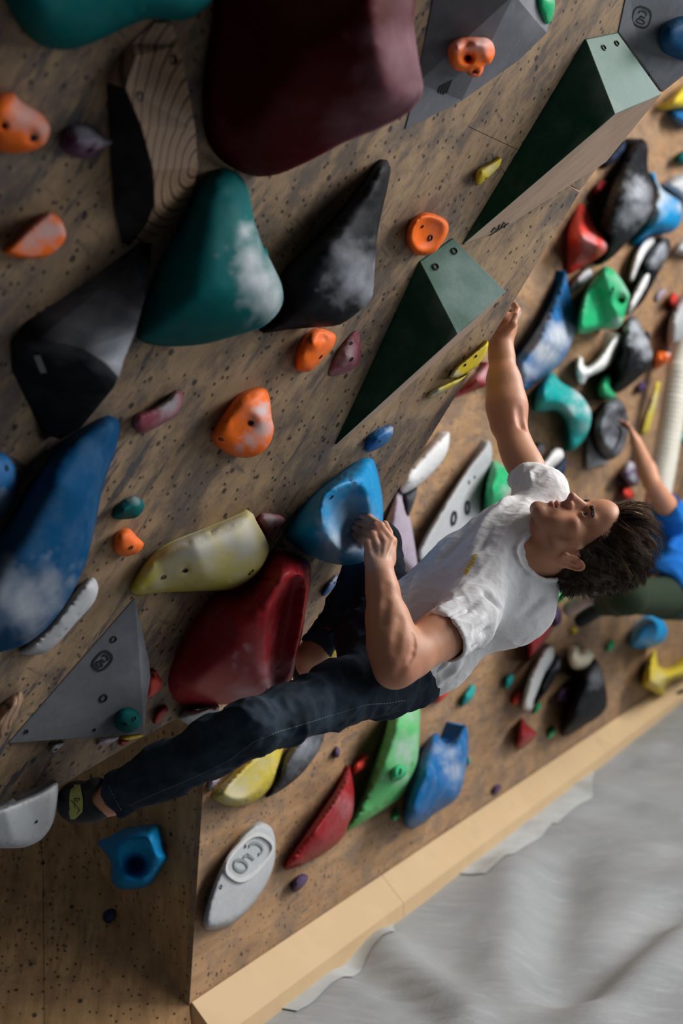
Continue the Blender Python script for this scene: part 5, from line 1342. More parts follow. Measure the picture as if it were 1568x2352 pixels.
def build_left_arm():
    tips = dict(
        index=[(899, 1243, 3.178), (873, 1208, 3.176), (848, 1190, 3.185), (832, 1185, 3.215)],
        middle=[(884, 1248, 3.168), (863, 1211, 3.164), (838, 1202, 3.178), (821, 1200, 3.212)],
        ring=[(869, 1263, 3.160), (854, 1227, 3.158), (828, 1219, 3.168), (813, 1211, 3.205)],
        pinky=[(849, 1271, 3.156), (842, 1244, 3.156), (823, 1235, 3.168), (812, 1226, 3.200)],
        thumb=[(890, 1290, 3.175), (899, 1250, 3.205), (891, 1222, 3.232), (884, 1203, 3.255)])
    bv = np.array([tuple(v.co) for v in BLUE.data.vertices]) + np.array(BLUE.location); bq = [tuple(f.vertices) for f in BLUE.data.polygons]
    for k, c in tips.items():
        if k == 'thumb': continue
        for i, off in ((2, .012), (3, .0075)):
            l_, _ = on_mesh(bv, bq, c[i][0], c[i][1])
            if l_ is not None: c[i] = (c[i][0], c[i][1], float((l_ - CAM) @ FWD) - off)
        c[1] = (c[1][0], c[1][1], min(c[1][2], c[2][2] - .018))
    pts = [P(*p) for c in tips.values() for p in c] + [J['el_l'], J['wr_l'], J['sh_l']]
    vox = 0.0026
    F = Fld(pts, 0.075, vox)
    sh, el, wr = J['sh_l'], J['el_l'], J['wr_l']
    # upper arm and forearm
    limb_arm(F, along(sh, el, .10), el, wr, cv(-0.3, -0.9, 0.3), (.053, .050, .044, .048, .034, .029))
    F.ell(along(el, wr, .26) + cv(1, 0, 0.1) * .016, (.030, .034, .075), R=frame_z(wr - el), k=.03)
    F.ell(along(el, wr, .30) + cv(-1, 0.1, 0) * .010, (.028, .032, .080), R=frame_z(wr - el), k=.03)
    F.ell(el + cv(-.35, .75, 0) * .014, (.026, .024, .026), k=.02)
    # wrist and palm
    F.cone(wr, along(wr, P(868, 1296, 3.140), .5), .0285, .028, .015)
    F.ell(P(862, 1331, 3.096), (.011, .012, .012), k=.012)
    mc = {k: P(*tips[k][0]) for k in ('index', 'middle', 'ring', 'pinky')}
    base = [P(884, 1316, 3.135), P(877, 1318, 3.127), P(869, 1319, 3.124), P(862, 1319, 3.126)]
    for (k, b0) in zip(mc, base):
        F.cone(b0, mc[k] + FWD * .006, .0155, .0125, .016)
    F.ell(P(874, 1282, 3.164), (.028, .030, .015), R=np.stack([cv(1, .2, 0), cv(-.2, 1, 0), cv(0, 0, 1)]), k=.015)
    F.ell(P(860, 1290, 3.160), (.020, .030, .014), k=.015)
    for k, r in (('index', .0098), ('middle', .0100), ('ring', .0098), ('pinky', .0096)):
        a, b, c, d = [P(*p) for p in tips[k]]
        F.ball(a - FWD * .001, r * 1.15, .007)
        F.cone(a, b, r * 1.06, r * .98, .003)
        F.ball(b - FWD * .001, r * 1.06, .004)
        F.cone(b, c, r * .98, r * .88, .003)
        F.ball(c, r * .93, .003)
        F.cone(c, d, r * .90, r * .78, .003)
    a, b, c, d = [P(*p) for p in tips['thumb']]
    F.cone(a, b, .016, .0115, .015); F.cone(b, c, .0112, .0100, .005); F.cone(c, d, .0100, .0082, .004)
    pr, pp = [P(*p) for p in tips['ring']], [P(*p) for p in tips['pinky']]
    F.cone(along(pr[0], pr[1], .5) + FWD * .004, along(pp[0], pp[1], .6) + FWD * .004, .0075, .0070, .006)
    # knuckles and tendons
    for k in mc:
        F.cone(mc[k] - FWD * .0120, along(mc[k], P(873, 1318, 3.10), .55) - FWD * .0090, .0030, .0022, .007)
    v, q = F.mesh()
    for line, off, r, kk in (([(949, 1460), (951, 1484), (947, 1504), (938, 1522)], .0035, .0050, .006), ([(918, 1425), (911, 1462), (907, 1495)], .0120, .0100, .012), ([(886, 1345), (887, 1385), (880, 1430)], .0120, .0100, .012), ([(926, 1528), (915, 1548)], .0120, .0105, .012)):
        L_ = []
        for p in line:
            l_, n_ = on_mesh(v, q, *p)
            L_.append(None if l_ is None else l_ + n_ * off)
        for p0_, p1_ in zip(L_[:-1], L_[1:]):
            if p0_ is not None and p1_ is not None and np.linalg.norm(p0_ - p1_) < .10: F.cone(p0_, p1_, r, r, kk, sub=True)
    v, q = F.mesh(); v = laplace(v, q, 2, 0.4)
    fl = np.zeros(len(v)); ch = np.zeros(len(v))
    for k in mc:
        for p in tips[k]:
            fl = np.maximum(fl, 0.5 * np.clip(1.4 - np.linalg.norm(v - P(*p), axis=1) / .012, 0, 1))
        for p in tips[k][2:]:
            ch = np.maximum(ch, 0.75 * np.clip(1.5 - np.linalg.norm(v - P(*p), axis=1) / .014, 0, 1))
    fl = np.maximum(fl, 0.30 * np.clip(1.6 - np.linalg.norm(v - el, axis=1) / .05, 0, 1))
    ch = np.maximum(ch, 0.45 * np.clip(1.5 - np.linalg.norm(v - P(868, 1280, 3.13), axis=1) / .045, 0, 1))
    return (v, q), fl, ch, tips
ARM_L, AFL, ACH, TIPS = build_left_arm()

def build_right_arm():
    sh, el, wr = J['sh_r'], J['el_r'], J['wr_r']
    pts = [sh, el, wr, P(1190, 690, 3.82), P(1120, 1000, 3.6), P(1230, 960, 3.6)]
    F = Fld(pts, 0.08, 0.0032)
    limb_arm(F, along(sh, el, .05), el, wr, cv(-0.9, 0.1, -0.4), (.036, .038, .040, .047, .031, .026))
    F.ell(along(sh, el, .55) + cv(-1, 0, -.2) * .016, (.026, .026, .055), R=frame_z(el - sh), k=.03)
    F.ell(along(el, wr, .22) + cv(1, 0, -.1) * .018, (.028, .030, .080), R=frame_z(wr - el), k=.025)
    F.ell(along(el, wr, .30) + cv(-1, 0, 0) * .010, (.028, .030, .085), R=frame_z(wr - el), k=.025)
    F.ell(el + cv(-.35, .6, -.6) * .026, (.017, .020, .017), k=.018)
    F.cone(el + cv(.25, -.1, -1) * .036, along(el, wr, .45) + cv(.15, 0, -1) * .034, .006, .004, .014)
    F.cone(el + cv(.55, .15, -.8) * .053, along(el, wr, .16) + cv(.5, 0, -.9) * .059, .006, .006, .016, sub=True)
    # hand hooked round the lip
    pm = P(1160, 750, 3.69)
    F.cone(wr, pm, .029, .026, .02)
    F.ell(pm, (.030, .040, .018), R=np.stack([cv(1, .3, .2), cv(.35, -1, .3), cv(-.2, .1, 1)]), k=.015)
    for dx, dz, r in ((0, 0, .0088), (-3, .021, .0090), (-5, .042, .0086), (-6, .062, .0078)):
        a = P(1168 + dx, 742, 3.675 + dz); b = P(1182 + dx, 726, 3.685 + dz); c = P(1188 + dx, 711, 3.71 + dz); d = P(1182 + dx, 699, 3.73 + dz)
        F.cone(a, b, r * 1.15, r, .008); F.cone(b, c, r, r * .92, .003); F.cone(c, d, r * .92, r * .8, .003)
    F.cone(P(1156, 765, 3.67), P(1177, 744, 3.645), .014, .0105, .01); F.cone(P(1177, 744, 3.645), P(1185, 724, 3.655), .0105, .0085, .004)
    v, q = F.mesh(); v = laplace(v, q, 2, 0.4)
    fl = 0.3 * np.clip(1.6 - np.linalg.norm(v - el, axis=1) / .05, 0, 1)
    fl = np.maximum(fl, 0.3 * np.clip(1.6 - np.linalg.norm(v - P(1172, 730, 3.8), axis=1) / .05, 0, 1))
    return (v, q), fl
ARM_R, RFL = build_right_arm()

up_t = unit(J['neck'] - J['pelvis'])
lf_t = J['sh_l'] - J['sh_r']; lf_t = unit(lf_t - up_t * (lf_t @ up_t))
fr_t = unit(np.cross(lf_t, up_t))            # chest looks this way
TR = np.stack([lf_t, fr_t, up_t])
def build_trunk():
    """torso, legs and ankles: mostly under clothes"""
    pts = list(J.values()) + [P(150, 1850, 3.08), P(690, 1540, 3.5)]
    F = Fld(pts, 0.12, 0.0075)
    F.ell(along(J['sh_l'], J['sh_r'], .5) - up_t * .08 + FWD * .04, (.095, .050, .11), R=TR, k=.02)
    F.ell(J['belly'], (.095, .060, .13), R=TR, k=.05)
    F.ell(J['pelvis'], (.095, .065, .10), R=TR, k=.05)
    F.cone(J['sh_l'], along(J['sh_l'], J['sh_r'], .9), .036, .026, .02)
    F.cone(J['neck'] + FWD * .02, J['chest'] + FWD * .03, .036, .03, .02)
    for s in 'lr':
        F.chain([J['hip_' + s], J['kn_' + s], along(J['kn_' + s], J['an_' + s], .3), J['an_' + s]], [.052, .036, .038 if s == 'l' else .029, .028], .02)
    v, q = F.mesh(); v = laplace(v, q, 1, .4)
    return v, q
TRUNK = build_trunk()
def build_feet():
    F = Fld([J['an_l'], P(150, 1850, 3.08), P(225, 1800, 3.0)], 0.06, 0.0035)
    F.cone(along(J['kn_l'], J['an_l'], .85), J['an_l'], .036, .033, .01)
    F.cone(J['an_l'], P(210, 1842, 3.01), .032, .032, .02)
    F.cone(P(212, 1850, 3.0), P(185, 1846, 3.04), .028, .026, .02)
    a = F.mesh()
    G = Fld([J['an_r'], P(680, 1545, 3.48)], 0.07, 0.0035)
    G.cone(along(J['kn_r'], J['an_r'], .85), J['an_r'], .036, .033, .01)
    G.cone(J['an_r'], P(709, 1528, 3.47), .034, .032, .02)
    b = G.mesh()
    return a, b
FOOT_L, FOOT_R = build_feet()

climber = bpy.data.objects.new('person', None); COL.objects.link(climber)
climber.location = J['pelvis']
tag(climber, 'man in a white t-shirt and dark jeans hanging under the overhang, looking up', 'person')
def child(name, v, q, mat, attrs=None, parent=climber, smooth=True, origin=None):
    og = J['pelvis'] if origin is None else origin
    return mesh_np(name, v - og, q, mat, parent, smooth, attrs)
def body_mesh():
    parts = [HEAD, ARM_L, ARM_R, TRUNK, FOOT_L, FOOT_R]
    v, q = join(parts)
    z = lambda p: np.zeros(len(p[0]))
    fl = np.concatenate([HFL, AFL, RFL, z(TRUNK), z(FOOT_L), z(FOOT_R)])
    sh = np.concatenate([HSH] + [z(p) for p in parts[1:]])
    ch = np.concatenate([z(HEAD), ACH] + [z(p) for p in parts[2:]])
    return child('body', v, q, M_SKIN, dict(flush=fl, shade=sh, chalk=ch))
body = body_mesh()

# eyes
def eyes():
    me_w = mat_plain('eye_white', (0.55, 0.50, 0.47), 0.25, 0.5, 0.05)
    me_i = mat_plain('iris', (0.035, 0.022, 0.014), 0.2, 0.5)
    for s in (1, -1):
        bm = bmesh.new()
        bmesh.ops.create_uvsphere(bm, u_segments=24, v_segments=16, radius=.0138)
        c = hw(s * .0315, .0795, .0115)
        gaze = unit(hf * 1.0 + hu * 0.10 + hl * 0.42)
        for f in bm.faces:
            f.smooth = True
            f.material_index = 1 if unit(np.array(f.calc_center_median())) @ gaze > 0.87 else 0
        for v in bm.verts: v.co += Vector((c - J['pelvis']).tolist())
        from_bm('eye', bm, [me_w, me_i], climber, True, False)
eyes()
# fingernails of the near hand
def nails():
    m = mat_plain('nail', (0.45, 0.27, 0.23), 0.35, 0.5)
    for k in ('index', 'middle', 'ring', 'pinky'):
        a, b, c, d = [P(*p) for p in TIPS[k]]
        ax = unit(d - c)
        nrm = -FWD - ax * (-FWD @ ax); nrm = unit(nrm + cv(0.15, -0.35, 0)); nrm = unit(nrm - ax * (nrm @ ax))
        sd = np.cross(ax, nrm)
        r = .0066
        bm = bmesh.new()
        grid = []
        for i in range(5):
            row = []
            for j in range(5):
                t = (i / 4 - .5); w = (j / 4 - .5)
                p = d + ax * (t * .0100 + .0010) + sd * (w * .0098 * (1 - .5 * abs(t) ** 3 * 4)) + nrm * (r * math.sqrt(max(0, 1 - (w * 1.35) ** 2)) + .0004 - .006 * max(0, t - .2) ** 2 * 10)
                row.append(bm.verts.new(tuple(p - J['pelvis'])))
            grid.append(row)
        for i in range(4):
            for j in range(4): bm.faces.new((grid[i][j], grid[i + 1][j], grid[i + 1][j + 1], grid[i][j + 1]))
        from_bm('fingernail', bm, m, climber, True)
nails()
# ---- clothes of the near climber -------------------------------------------
def etube(F, a, b, ra, rb, xdir, k=0.02, sub=False):
    """elliptic tube between a and b with half widths (along xdir, across)"""
    a = np.asarray(a, float); b = np.asarray(b, float)
    L = np.linalg.norm(b - a); z = (b - a) / L
    x = unit(xdir - z * (xdir @ z)); y = np.cross(z, x)
    def f(g):
        q = g - a
        t = np.clip((q @ z) / L, 0, 1)
        rx = ra[0] + (rb[0] - ra[0]) * t; ry = ra[1] + (rb[1] - ra[1]) * t
        dz = (q @ z) - t * L
        qx, qy = q @ x, q @ y
        k0 = np.sqrt((qx / rx) ** 2 + (qy / ry) ** 2 + (dz / np.minimum(rx, ry)) ** 2)
        k1 = np.sqrt((qx / rx ** 2) ** 2 + (qy / ry ** 2) ** 2 + (dz / np.minimum(rx, ry) ** 2) ** 2)
        return k0 * (k0 - 1) / np.maximum(k1, 1e-6)
    R = max(*ra, *rb)
    return F.put(f, np.minimum(a, b) - R, np.maximum(a, b) + R, k, sub)
def ridged(p, sc, seed):
    n = mnoise.noise((p[0] * sc[0] + seed, p[1] * sc[1], p[2] * sc[2]))
    return 1 - 2 * min(1, abs(n) * 2.4)
def fold_line(v, a, b, w, h):
    ab = b - a; L = ab @ ab
    t = np.clip(((v - a) @ ab) / L, 0, 1)
    d = np.linalg.norm(v - a - t[:, None] * ab, axis=1)
    return h * np.exp(-(d / w) ** 2) * np.minimum(1, 4 * np.minimum(t, 1 - t) + .25)

SHIRT = dict(top=P(1192, 1262, 3.385), mid=P(1100, 1350, 3.375), hem=P(944, 1466, 3.345))
sh_axis = cv(.36, .93, -.35)
def build_shirt():
    F = Fld([P(900, 1300, 3.2), P(940, 1610, 3.5), P(1300, 1320, 3.2), P(1290, 1060, 3.65), P(980, 1500, 3.1)], 0.07, 0.0038)
    t, m, h = SHIRT['top'], SHIRT['mid'], SHIRT['hem']
    etube(F, t, m, (.128, .088), (.140, .100), sh_axis, .03)
    etube(F, m, h, (.140, .100), (.124, .096), sh_axis, .03)
    h2 = h + (h - m) * .4
    etube(F, h, h2, (.124, .096), (.126, .098), sh_axis, .03)
    sl, sr = J['sh_l'], J['sh_r']
    F.cone(sl + sh_axis * -.01, sr, .062, .056, .05)
    # back bulges towards the camera under the near shoulder
    F.ell(P(1165, 1400, 3.36), (.090, .075, .105), R=np.stack([sh_axis, unit(np.cross(up_t, sh_axis)), up_t]), k=.05)
    F.ell(P(1020, 1520, 3.36), (.060, .060, .085), R=frame_z(P(1010, 1540, 3.3) - P(1080, 1460, 3.3)), k=.05)
    # sleeves
    se = P(1018, 1466, 3.135); sd = unit(J['el_l'] - sl)
    F.cone(sl, se + sd * .02, .066, .060, .03)
    re = P(1197, 1088, 3.515); rd = unit(J['el_r'] - sr)
    F.cone(P(1246, 1142, 3.475), re + rd * .02, .056, .044, .035)
    F.ell(P(1258, 1118, 3.475), (.036, .036, .036), k=.04)
    d0 = F.d.copy()
    # open ends
    ax = [F.lo[i] + F.vox * np.arange(F.n[i]) for i in range(3)]
    g = np.stack(np.meshgrid(*ax, indexing='ij'), -1).astype(np.float32)
    near = lambda c, r: np.linalg.norm(g - c, axis=-1) < r
    def trim(c, n, r):
        dd = ((g - c) @ n).astype(np.float32)
        mk = near(c + n * r * .70, r)
        F.d[mk] = np.maximum(F.d, dd)[mk]
    trim(se, sd, .105)
    trim(re, rd, .095)
    hn = unit(h - m)
    hn = unit(hn + cv(-.12, .0, 0))
    dd = ((g - (h + hn * .010)) @ hn).astype(np.float32)
    F.d = np.maximum(F.d, np.where(np.linalg.norm(g - se, axis=-1) < .12, np.minimum(dd, ((g - se) @ sd)), dd).astype(np.float32))
    F.cone(se - sd * .045, se + sd * .05, .053, .054, .004, sub=True)
    rs_ = unit(re - P(1246, 1142, 3.475)); F.cone(re - rs_ * .04, re + rs_ * .05, .0385, .0375, .004, sub=True)
    etube(F, h - hn * .05, h + hn * .08, (.117, .089), (.119, .091), sh_axis, .004, sub=True)
    # neck opening with a ribbed collar
    v0, q0 = F.mesh()
    ring = []
    for c in ((1292, 1326), (1272, 1330), (1250, 1330), (1230, 1324), (1212, 1313), (1200, 1301), (1191, 1287), (1185, 1268), (1189, 1252), (1199, 1239), (1213, 1227)):
        l_, n_ = on_mesh(v0, q0, *c)
        ring.append(P(*c, 3.34) if l_ is None else l_ + n_ * .0015)
    ring += [P(*c) for c in ((1242, 1218, 3.430), (1275, 1240, 3.465), (1300, 1275, 3.450), (1306, 1308, 3.400))]
    ring.append(ring[0])
    rc = P(1246, 1280, 3.365); nd = unit(hw(0, -.02, -.03) - rc)
    for p0_, p1_ in zip(ring[:-1], ring[1:]):
        F.cone(rc + (along(p0_, p1_, .5) - rc) * .55 - nd * .004, rc + (along(p0_, p1_, .5) - rc) * .65 + nd * .11, .028, .032, .003, sub=True)
    F.cone(rc - nd * .004, rc + nd * .12, .038, .05, .003, sub=True)
    for p0_, p1_ in zip(ring[:-1], ring[1:]):
        for k_ in range(3): F.cone(along(p0_, p1_, k_ / 3), along(p0_, p1_, (k_ + 1) / 3), .0056, .0056, .002)
    v, q = F.mesh()
    v = laplace(v, q, 2, .5)
    n = vnormals(v, q)
    if ((v - v.mean(0)) * n).sum() < 0: n = -n
    # wrinkles
    loc = (v - J['chest']) @ TR.T
    d = np.zeros(len(v))
    for i, p in enumerate(loc):
        d[i] = .0016 * ridged((p[0] + .6 * p[2], p[1], p[2] - .5 * p[0]), (24, 9, 7), 2.0) + .0008 * ridged(p, (38, 30, 30), 5.0) + .0022 * mnoise.noise((p[0] * 9, p[1] * 9, p[2] * 12))
    A = lambda x0, y0, z0: P(x0, y0, z0)
    for (a, b, w, h_) in (
        (A(1180, 1140, 3.40), A(1060, 1260, 3.28), .012, .012), (A(1150, 1160, 3.40), A(990, 1300, 3.30), .013, -.009),
        (A(1195, 1165, 3.40), A(1095, 1270, 3.27), .009, -.010), (A(1110, 1265, 3.27), A(1010, 1390, 3.27), .014, .010),
        (A(1090, 1320, 3.26), A(960, 1440, 3.26), .012, -.009), (A(1040, 1240, 3.30), A(935, 1340, 3.30), .010, .008),
        (A(1000, 1290, 3.28), A(930, 1400, 3.27), .010, -.008),
        (A(1105, 1345, 3.17), A(1180, 1420, 3.20), .008, -.012), (A(1180, 1420, 3.20), A(1172, 1470, 3.24), .008, -.010),
        (A(1060, 1370, 3.16), A(1000, 1410, 3.12), .008, .007), (A(1100, 1380, 3.15), A(1020, 1430, 3.10), .008, -.007),
        (A(1120, 1410, 3.15), A(1040, 1460, 3.10), .008, .007), (A(1130, 1440, 3.17), A(1060, 1490, 3.12), .008, -.007),
        (A(1150, 1440, 3.18), A(1090, 1490, 3.18), .009, .007),
        (A(1230, 1350, 3.28), A(1150, 1400, 3.20), .012, .008), (A(1250, 1370, 3.30), A(1190, 1430, 3.25), .010, -.007),
        (A(1215, 1080, 3.45), A(1225, 1130, 3.42), .007, .006), (A(1200, 1100, 3.46), A(1215, 1150, 3.42), .007, -.006), (A(1180, 1115, 3.46), A(1240, 1100, 3.45), .006, -.006),
        (A(1080, 1510, 3.26), A(980, 1580, 3.30), .010, .008), (A(1060, 1500, 3.26), A(960, 1560, 3.28), .008, -.008), (A(1010, 1560, 3.28), A(950, 1590, 3.32), .007, .006)):
        d += fold_line(v, a, b, w, 1.5 * h_)
    v = v + n * d[:, None]
    return laplace(v, q, 1, .35), q
shv, shq = build_shirt()
def mat_shirt():
    m, nt, b = nodes('white_cotton')
    v = coords(nt); vs = coords(nt, (1.0, 2.6, 2.2), rot=(0.3, 0.6, 0.8))
    n1 = noise(nt, vs, 13, 3, .55); n2 = noise(nt, v, 300, 2, .5)
    cr = nt.nodes.new('ShaderNodeMath'); cr.operation = 'ABSOLUTE'
    nt.links.new(math_n(nt, 'SUBTRACT', n1, 0.5), cr.inputs[0])
    b.inputs['Base Color'].default_value = (0.74, 0.73, 0.735, 1)
    b.inputs['Roughness'].default_value = .9; b.inputs['Specular IOR Level'].default_value = .05
    hh = math_n(nt, 'ADD', math_n(nt, 'MULTIPLY', cr.outputs[0], -2.0), math_n(nt, 'MULTIPLY', n2, .12))
    bump(nt, b, hh, .40, .006)
    return m
M_SHIRT = mat_shirt()
shirt = child('t_shirt', shv, shq, M_SHIRT)
shirt['label'] = 'white cotton t-shirt with a small yellow chest print'
def chest_print():
    m = mat_plain('yellow_print', (0.85, 0.58, 0.01), 0.7)
    root = None
    a, b = np.array((1068.0, 1318.0)), np.array((1095.0, 1272.0))
    d = b - a; s = np.array((-d[1], d[0])) / np.linalg.norm(d)
    shapes = [[(0, -5), (0, 5), (.07, 5), (.07, -5)], [(.11, -6), (.11, 6)], [(.20, -5), (.16, 0), (.20, 6), (.25, 0), (.20, -5)], [(.32, -6), (.32, 6), (.40, 3), (.32, 0), (.40, -6)], [(.46, -6), (.46, 6), (.54, 2)], [(.58, -6), (.58, 5), (.65, 5)], [(.72, -5), (.72, 5), (.80, 0), (.72, -5)], [(.84, 4), (.84, -5), (.92, -5)], [(.95, -4), (1.0, 4)]]
    bm = bmesh.new()
    for poly in shapes:
        pts = [a + d * t + s * w * .8 for t, w in poly]
        q = []
        for p in pts:
            l, nn = on_mesh(shv, shq, *p)
            if l is not None: q.append((l + nn * .0012, nn))
        for (p0, n0), (p1, n1) in zip(q[:-1], q[1:]):
            t = unit(p1 - p0); sd = np.cross(n0, t) * .0015
            vs = [bm.verts.new(tuple(x - J['pelvis'])) for x in (p0 + sd, p0 - sd, p1 - sd, p1 + sd)]
            bm.faces.new(vs)
    o = from_bm('chest_print', bm, m, shirt)
    o.parent = shirt
    o['label'] = 'small yellow lettering too small to read'
    o['kind'] = 'stuff'
chest_print()

def build_jeans():
    pts = [J[k] for k in ('pelvis', 'hip_l', 'kn_l', 'an_l', 'hip_r', 'kn_r', 'an_r', 'belly')] + [P(960, 1610, 3.3)]
    F = Fld(pts, 0.11, 0.0052)
    F.ell(P(893, 1515, 3.34), (.135, .092, .100), R=np.stack([sh_axis, unit(np.cross(up_t, sh_axis)), up_t]), k=.04)
    etube(F, P(935, 1480, 3.345), P(890, 1515, 3.33), (.116, .090), (.125, .095), sh_axis, .03)
    F.ell(P(868, 1568, 3.27), (.075, .070, .085), k=.05)
    hl_, kl, al = J['hip_l'], J['kn_l'], J['an_l']
    F.chain([hl_, along(hl_, kl, .35), along(hl_, kl, .75), kl, along(kl, al, .25), along(kl, al, .6), along(kl, al, .98), along(kl, al, 1.03)], [.078, .070, .058, .053, .056, .054, .043, .043], .03)
    hr, kr, ar = J['hip_r'], J['kn_r'], J['an_r']
    F.chain([hr, kr, along(kr, ar, .3), along(kr, ar, .9), along(kr, ar, 1.0)], [.078, .054, .041, .037, .039], .02)
    F.cone(along(hl_, hr, .2), along(hl_, hr, .9), .08, .08, .05)
    ax = [F.lo[i] + F.vox * np.arange(F.n[i]) for i in range(3)]
    g = np.stack(np.meshgrid(*ax, indexing='ij'), -1).astype(np.float32)
    for k_, a_, fr, rr in ((kl, al, .955, .034), (kr, ar, .94, .034)):
        dn = unit(a_ - k_); c = along(k_, a_, fr)
        dd = ((g - c) @ dn).astype(np.float32)
        mk = np.linalg.norm(g - (c + dn * .05), axis=-1) < .10
        F.d[mk] = np.maximum(F.d, dd)[mk]
        F.cone(c - dn * .05, c + dn * .05, rr, rr + .001, .003, sub=True)
    v, q = F.mesh(); v = laplace(v, q, 2, .5)
    n = vnormals(v, q)
    if ((v - v.mean(0)) * n).sum() < 0: n = -n
    d = np.zeros(len(v))
    for i, p in enumerate(v - hl_):
        d[i] = .0032 * ridged(p, (13, 13, 17), 9.0) + .0018 * ridged(p, (26, 26, 30), 4.0)
    for (a, b, w, h_) in [(P(560 + 22 * i, 1600 + 4 * i, 2.85 + .01 * i), P(578 + 20 * i, 1720 - 6 * i, 2.85 + .01 * i), .007, .013 * (-1) ** i) for i in range(7)] + [(P(880 - 30 * i, 1640 - 2 * i, 3.15), P(860 - 28 * i, 1580, 3.12), .008, .012 * (-1) ** i) for i in range(5)] + [(P(310 + 40 * i, 1850 - 18 * i, 2.95), P(300 + 38 * i, 1790 - 18 * i, 2.92), .007, .007 * (-1) ** i) for i in range(5)]:
        d += fold_line(v, a, b, w, h_)
    v = v + n * d[:, None]
    return laplace(v, q, 1, .3), q
jv, jq = build_jeans()
def mat_denim():
    m, nt, b = nodes('dark_denim')
    v = coords(nt)
    n1 = noise(nt, v, 9, 5, .6); n2 = noise(nt, v, 260, 2, .5)
    c = mix(nt, ramp(nt, n1, [(.45, 0), (.75, 1)]), (0.009, 0.013, 0.020), (0.040, 0.060, 0.085))
    c = mix(nt, math_n(nt, 'MULTIPLY', n2, .35), c, (0.03, 0.05, 0.07))
    nt.links.new(c, b.inputs['Base Color']); b.inputs['Roughness'].default_value = .85; b.inputs['Specular IOR Level'].default_value = .1
    return m
M_DENIM = mat_denim()
jeans = child('jeans', jv, jq, M_DENIM)
jeans['label'] = 'dark navy denim jeans'
def seams():
    """pale stitching along the hem and the outer seam"""
    m = mat_plain('pale_stitching', (0.10, 0.14, 0.17), .8)
    for nm, line in (('hem_stitching', [(250, 1808), (258, 1822), (266, 1838), (276, 1856), (284, 1868)]), ('side_seam', [(930, 1608), (890, 1615), (840, 1618), (770, 1640), (700, 1662), (640, 1680), (585, 1702), (520, 1750), (460, 1778), (390, 1808), (330, 1834), (292, 1852)])):
        bm = bmesh.new()
        L = []
        for (x0, y0), (x1, y1) in zip(line[:-1], line[1:]):
            k = max(2, int(math.hypot(x1 - x0, y1 - y0) / 6))
            for i in range(k):
                l, nn = on_mesh(jv, jq, x0 + (x1 - x0) * i / k, y0 + (y1 - y0) * i / k)
                L.append(None if l is None else (l + nn * .0012, nn))
        for i, (p, r) in enumerate(zip(L[:-1], L[1:])):
            if p is None or r is None or np.linalg.norm(p[0] - r[0]) > .03: continue
            t = unit(r[0] - p[0]); sd = np.cross(p[1], t) * .0009
            e = p[0] + (r[0] - p[0]) * .62
            bm.faces.new([bm.verts.new(tuple(x - J['pelvis'])) for x in (p[0] + sd, p[0] - sd, e - sd, e + sd)])
        o = from_bm(nm, bm, m, jeans); o['kind'] = 'stuff'
seams()

# shoes
def shoe(pts, rs, squash, name_lab, vox=.0032):
    F = Fld(pts, .07, vox)
    F.chain(pts, rs, .02)
    v, q = F.mesh(); v = laplace(v, q, 2, .4)
    return v, q
M_SHOE = mat_plain('dark_rubber', (0.016, 0.016, 0.020), .6, .3)
sp = [P(222, 1836, 3.00), P(200, 1842, 3.02), P(178, 1842, 3.055), P(166, 1844, 3.09)]
F_ = Fld(sp, .07, .003)
F_.chain(sp, [.034, .040, .041, .033], .02)
F_.cone(P(222, 1818, 2.995), P(224, 1850, 2.995), .030, .032, .015)
F_.cone(P(236, 1832, 2.995), P(262, 1830, 2.99), .0345, .036, .006, sub=True)
v_, q_ = F_.mesh()
v_ = laplace(v_, q_, 2, .4)
shoe_l = child('climbing_shoe', v_, q_, M_SHOE)
shoe_l['label'] = 'dark climbing shoe with a yellow green band'
def shoe_band():
    m = mat_plain('yellow_green_band', (0.42, 0.44, 0.12), .7, .2, .25, 60)
    mi = mat_plain('band_lines', (0.02, 0.02, 0.02), .7)
    rows = []
    bm = bmesh.new()
    for i in range(15):
        y = 1804 + (1880 - 1804) * i / 14
        xl = 166 - 5 * math.sin(i / 14 * math.pi) - (3 if i > 10 else 0) + 6 * (i < 2); xr = 186 + 6 * math.sin(i / 14 * math.pi * .9) - (i > 11) * (i - 11) * 5
        row = []
        for j in range(6):
            l, nn = on_mesh(v_, q_, xl + (xr - xl) * j / 5, y)
            if l is None: break
            row.append(bm.verts.new(tuple(l + nn * .0022 - J['pelvis'])))
        if len(row) == 6: rows.append(row)
    for a, b in zip(rows[:-1], rows[1:]):
        for j in range(5): bm.faces.new((a[j], a[j + 1], b[j + 1], b[j]))
    o = from_bm('shoe_band', bm, m, shoe_l, True)
    bm = bmesh.new()
    for line in ([(164, 1838), (176, 1848), (184, 1860)], [(174, 1834), (186, 1834), (178, 1842), (174, 1834)], [(172, 1834), (174, 1856)], [(178, 1868), (186, 1858)]):
        for (x0, y0), (x1, y1) in zip(line[:-1], line[1:]):
            a, na = on_mesh(v_, q_, x0, y0); b, nb = on_mesh(v_, q_, x1, y1)
            if a is None or b is None: continue
            sd = np.cross(na, unit(b - a)) * .0008
            bm.faces.new([bm.verts.new(tuple(x - J['pelvis'])) for x in (a + sd + na * .004, a - sd + na * .004, b - sd + nb * .004, b + sd + nb * .004)])
    o2 = from_bm('band_mark', bm, mi, shoe_l); o2['kind'] = 'stuff'
shoe_band()
rp = [P(715, 1518, 3.48), P(708, 1540, 3.50), P(706, 1549, 3.56), P(705, 1552, 3.62)]
v2_, q2_ = shoe(rp, [.036, .036, .033, .028], 1, '')
child('climbing_shoe', v2_, q2_, M_SHOE)

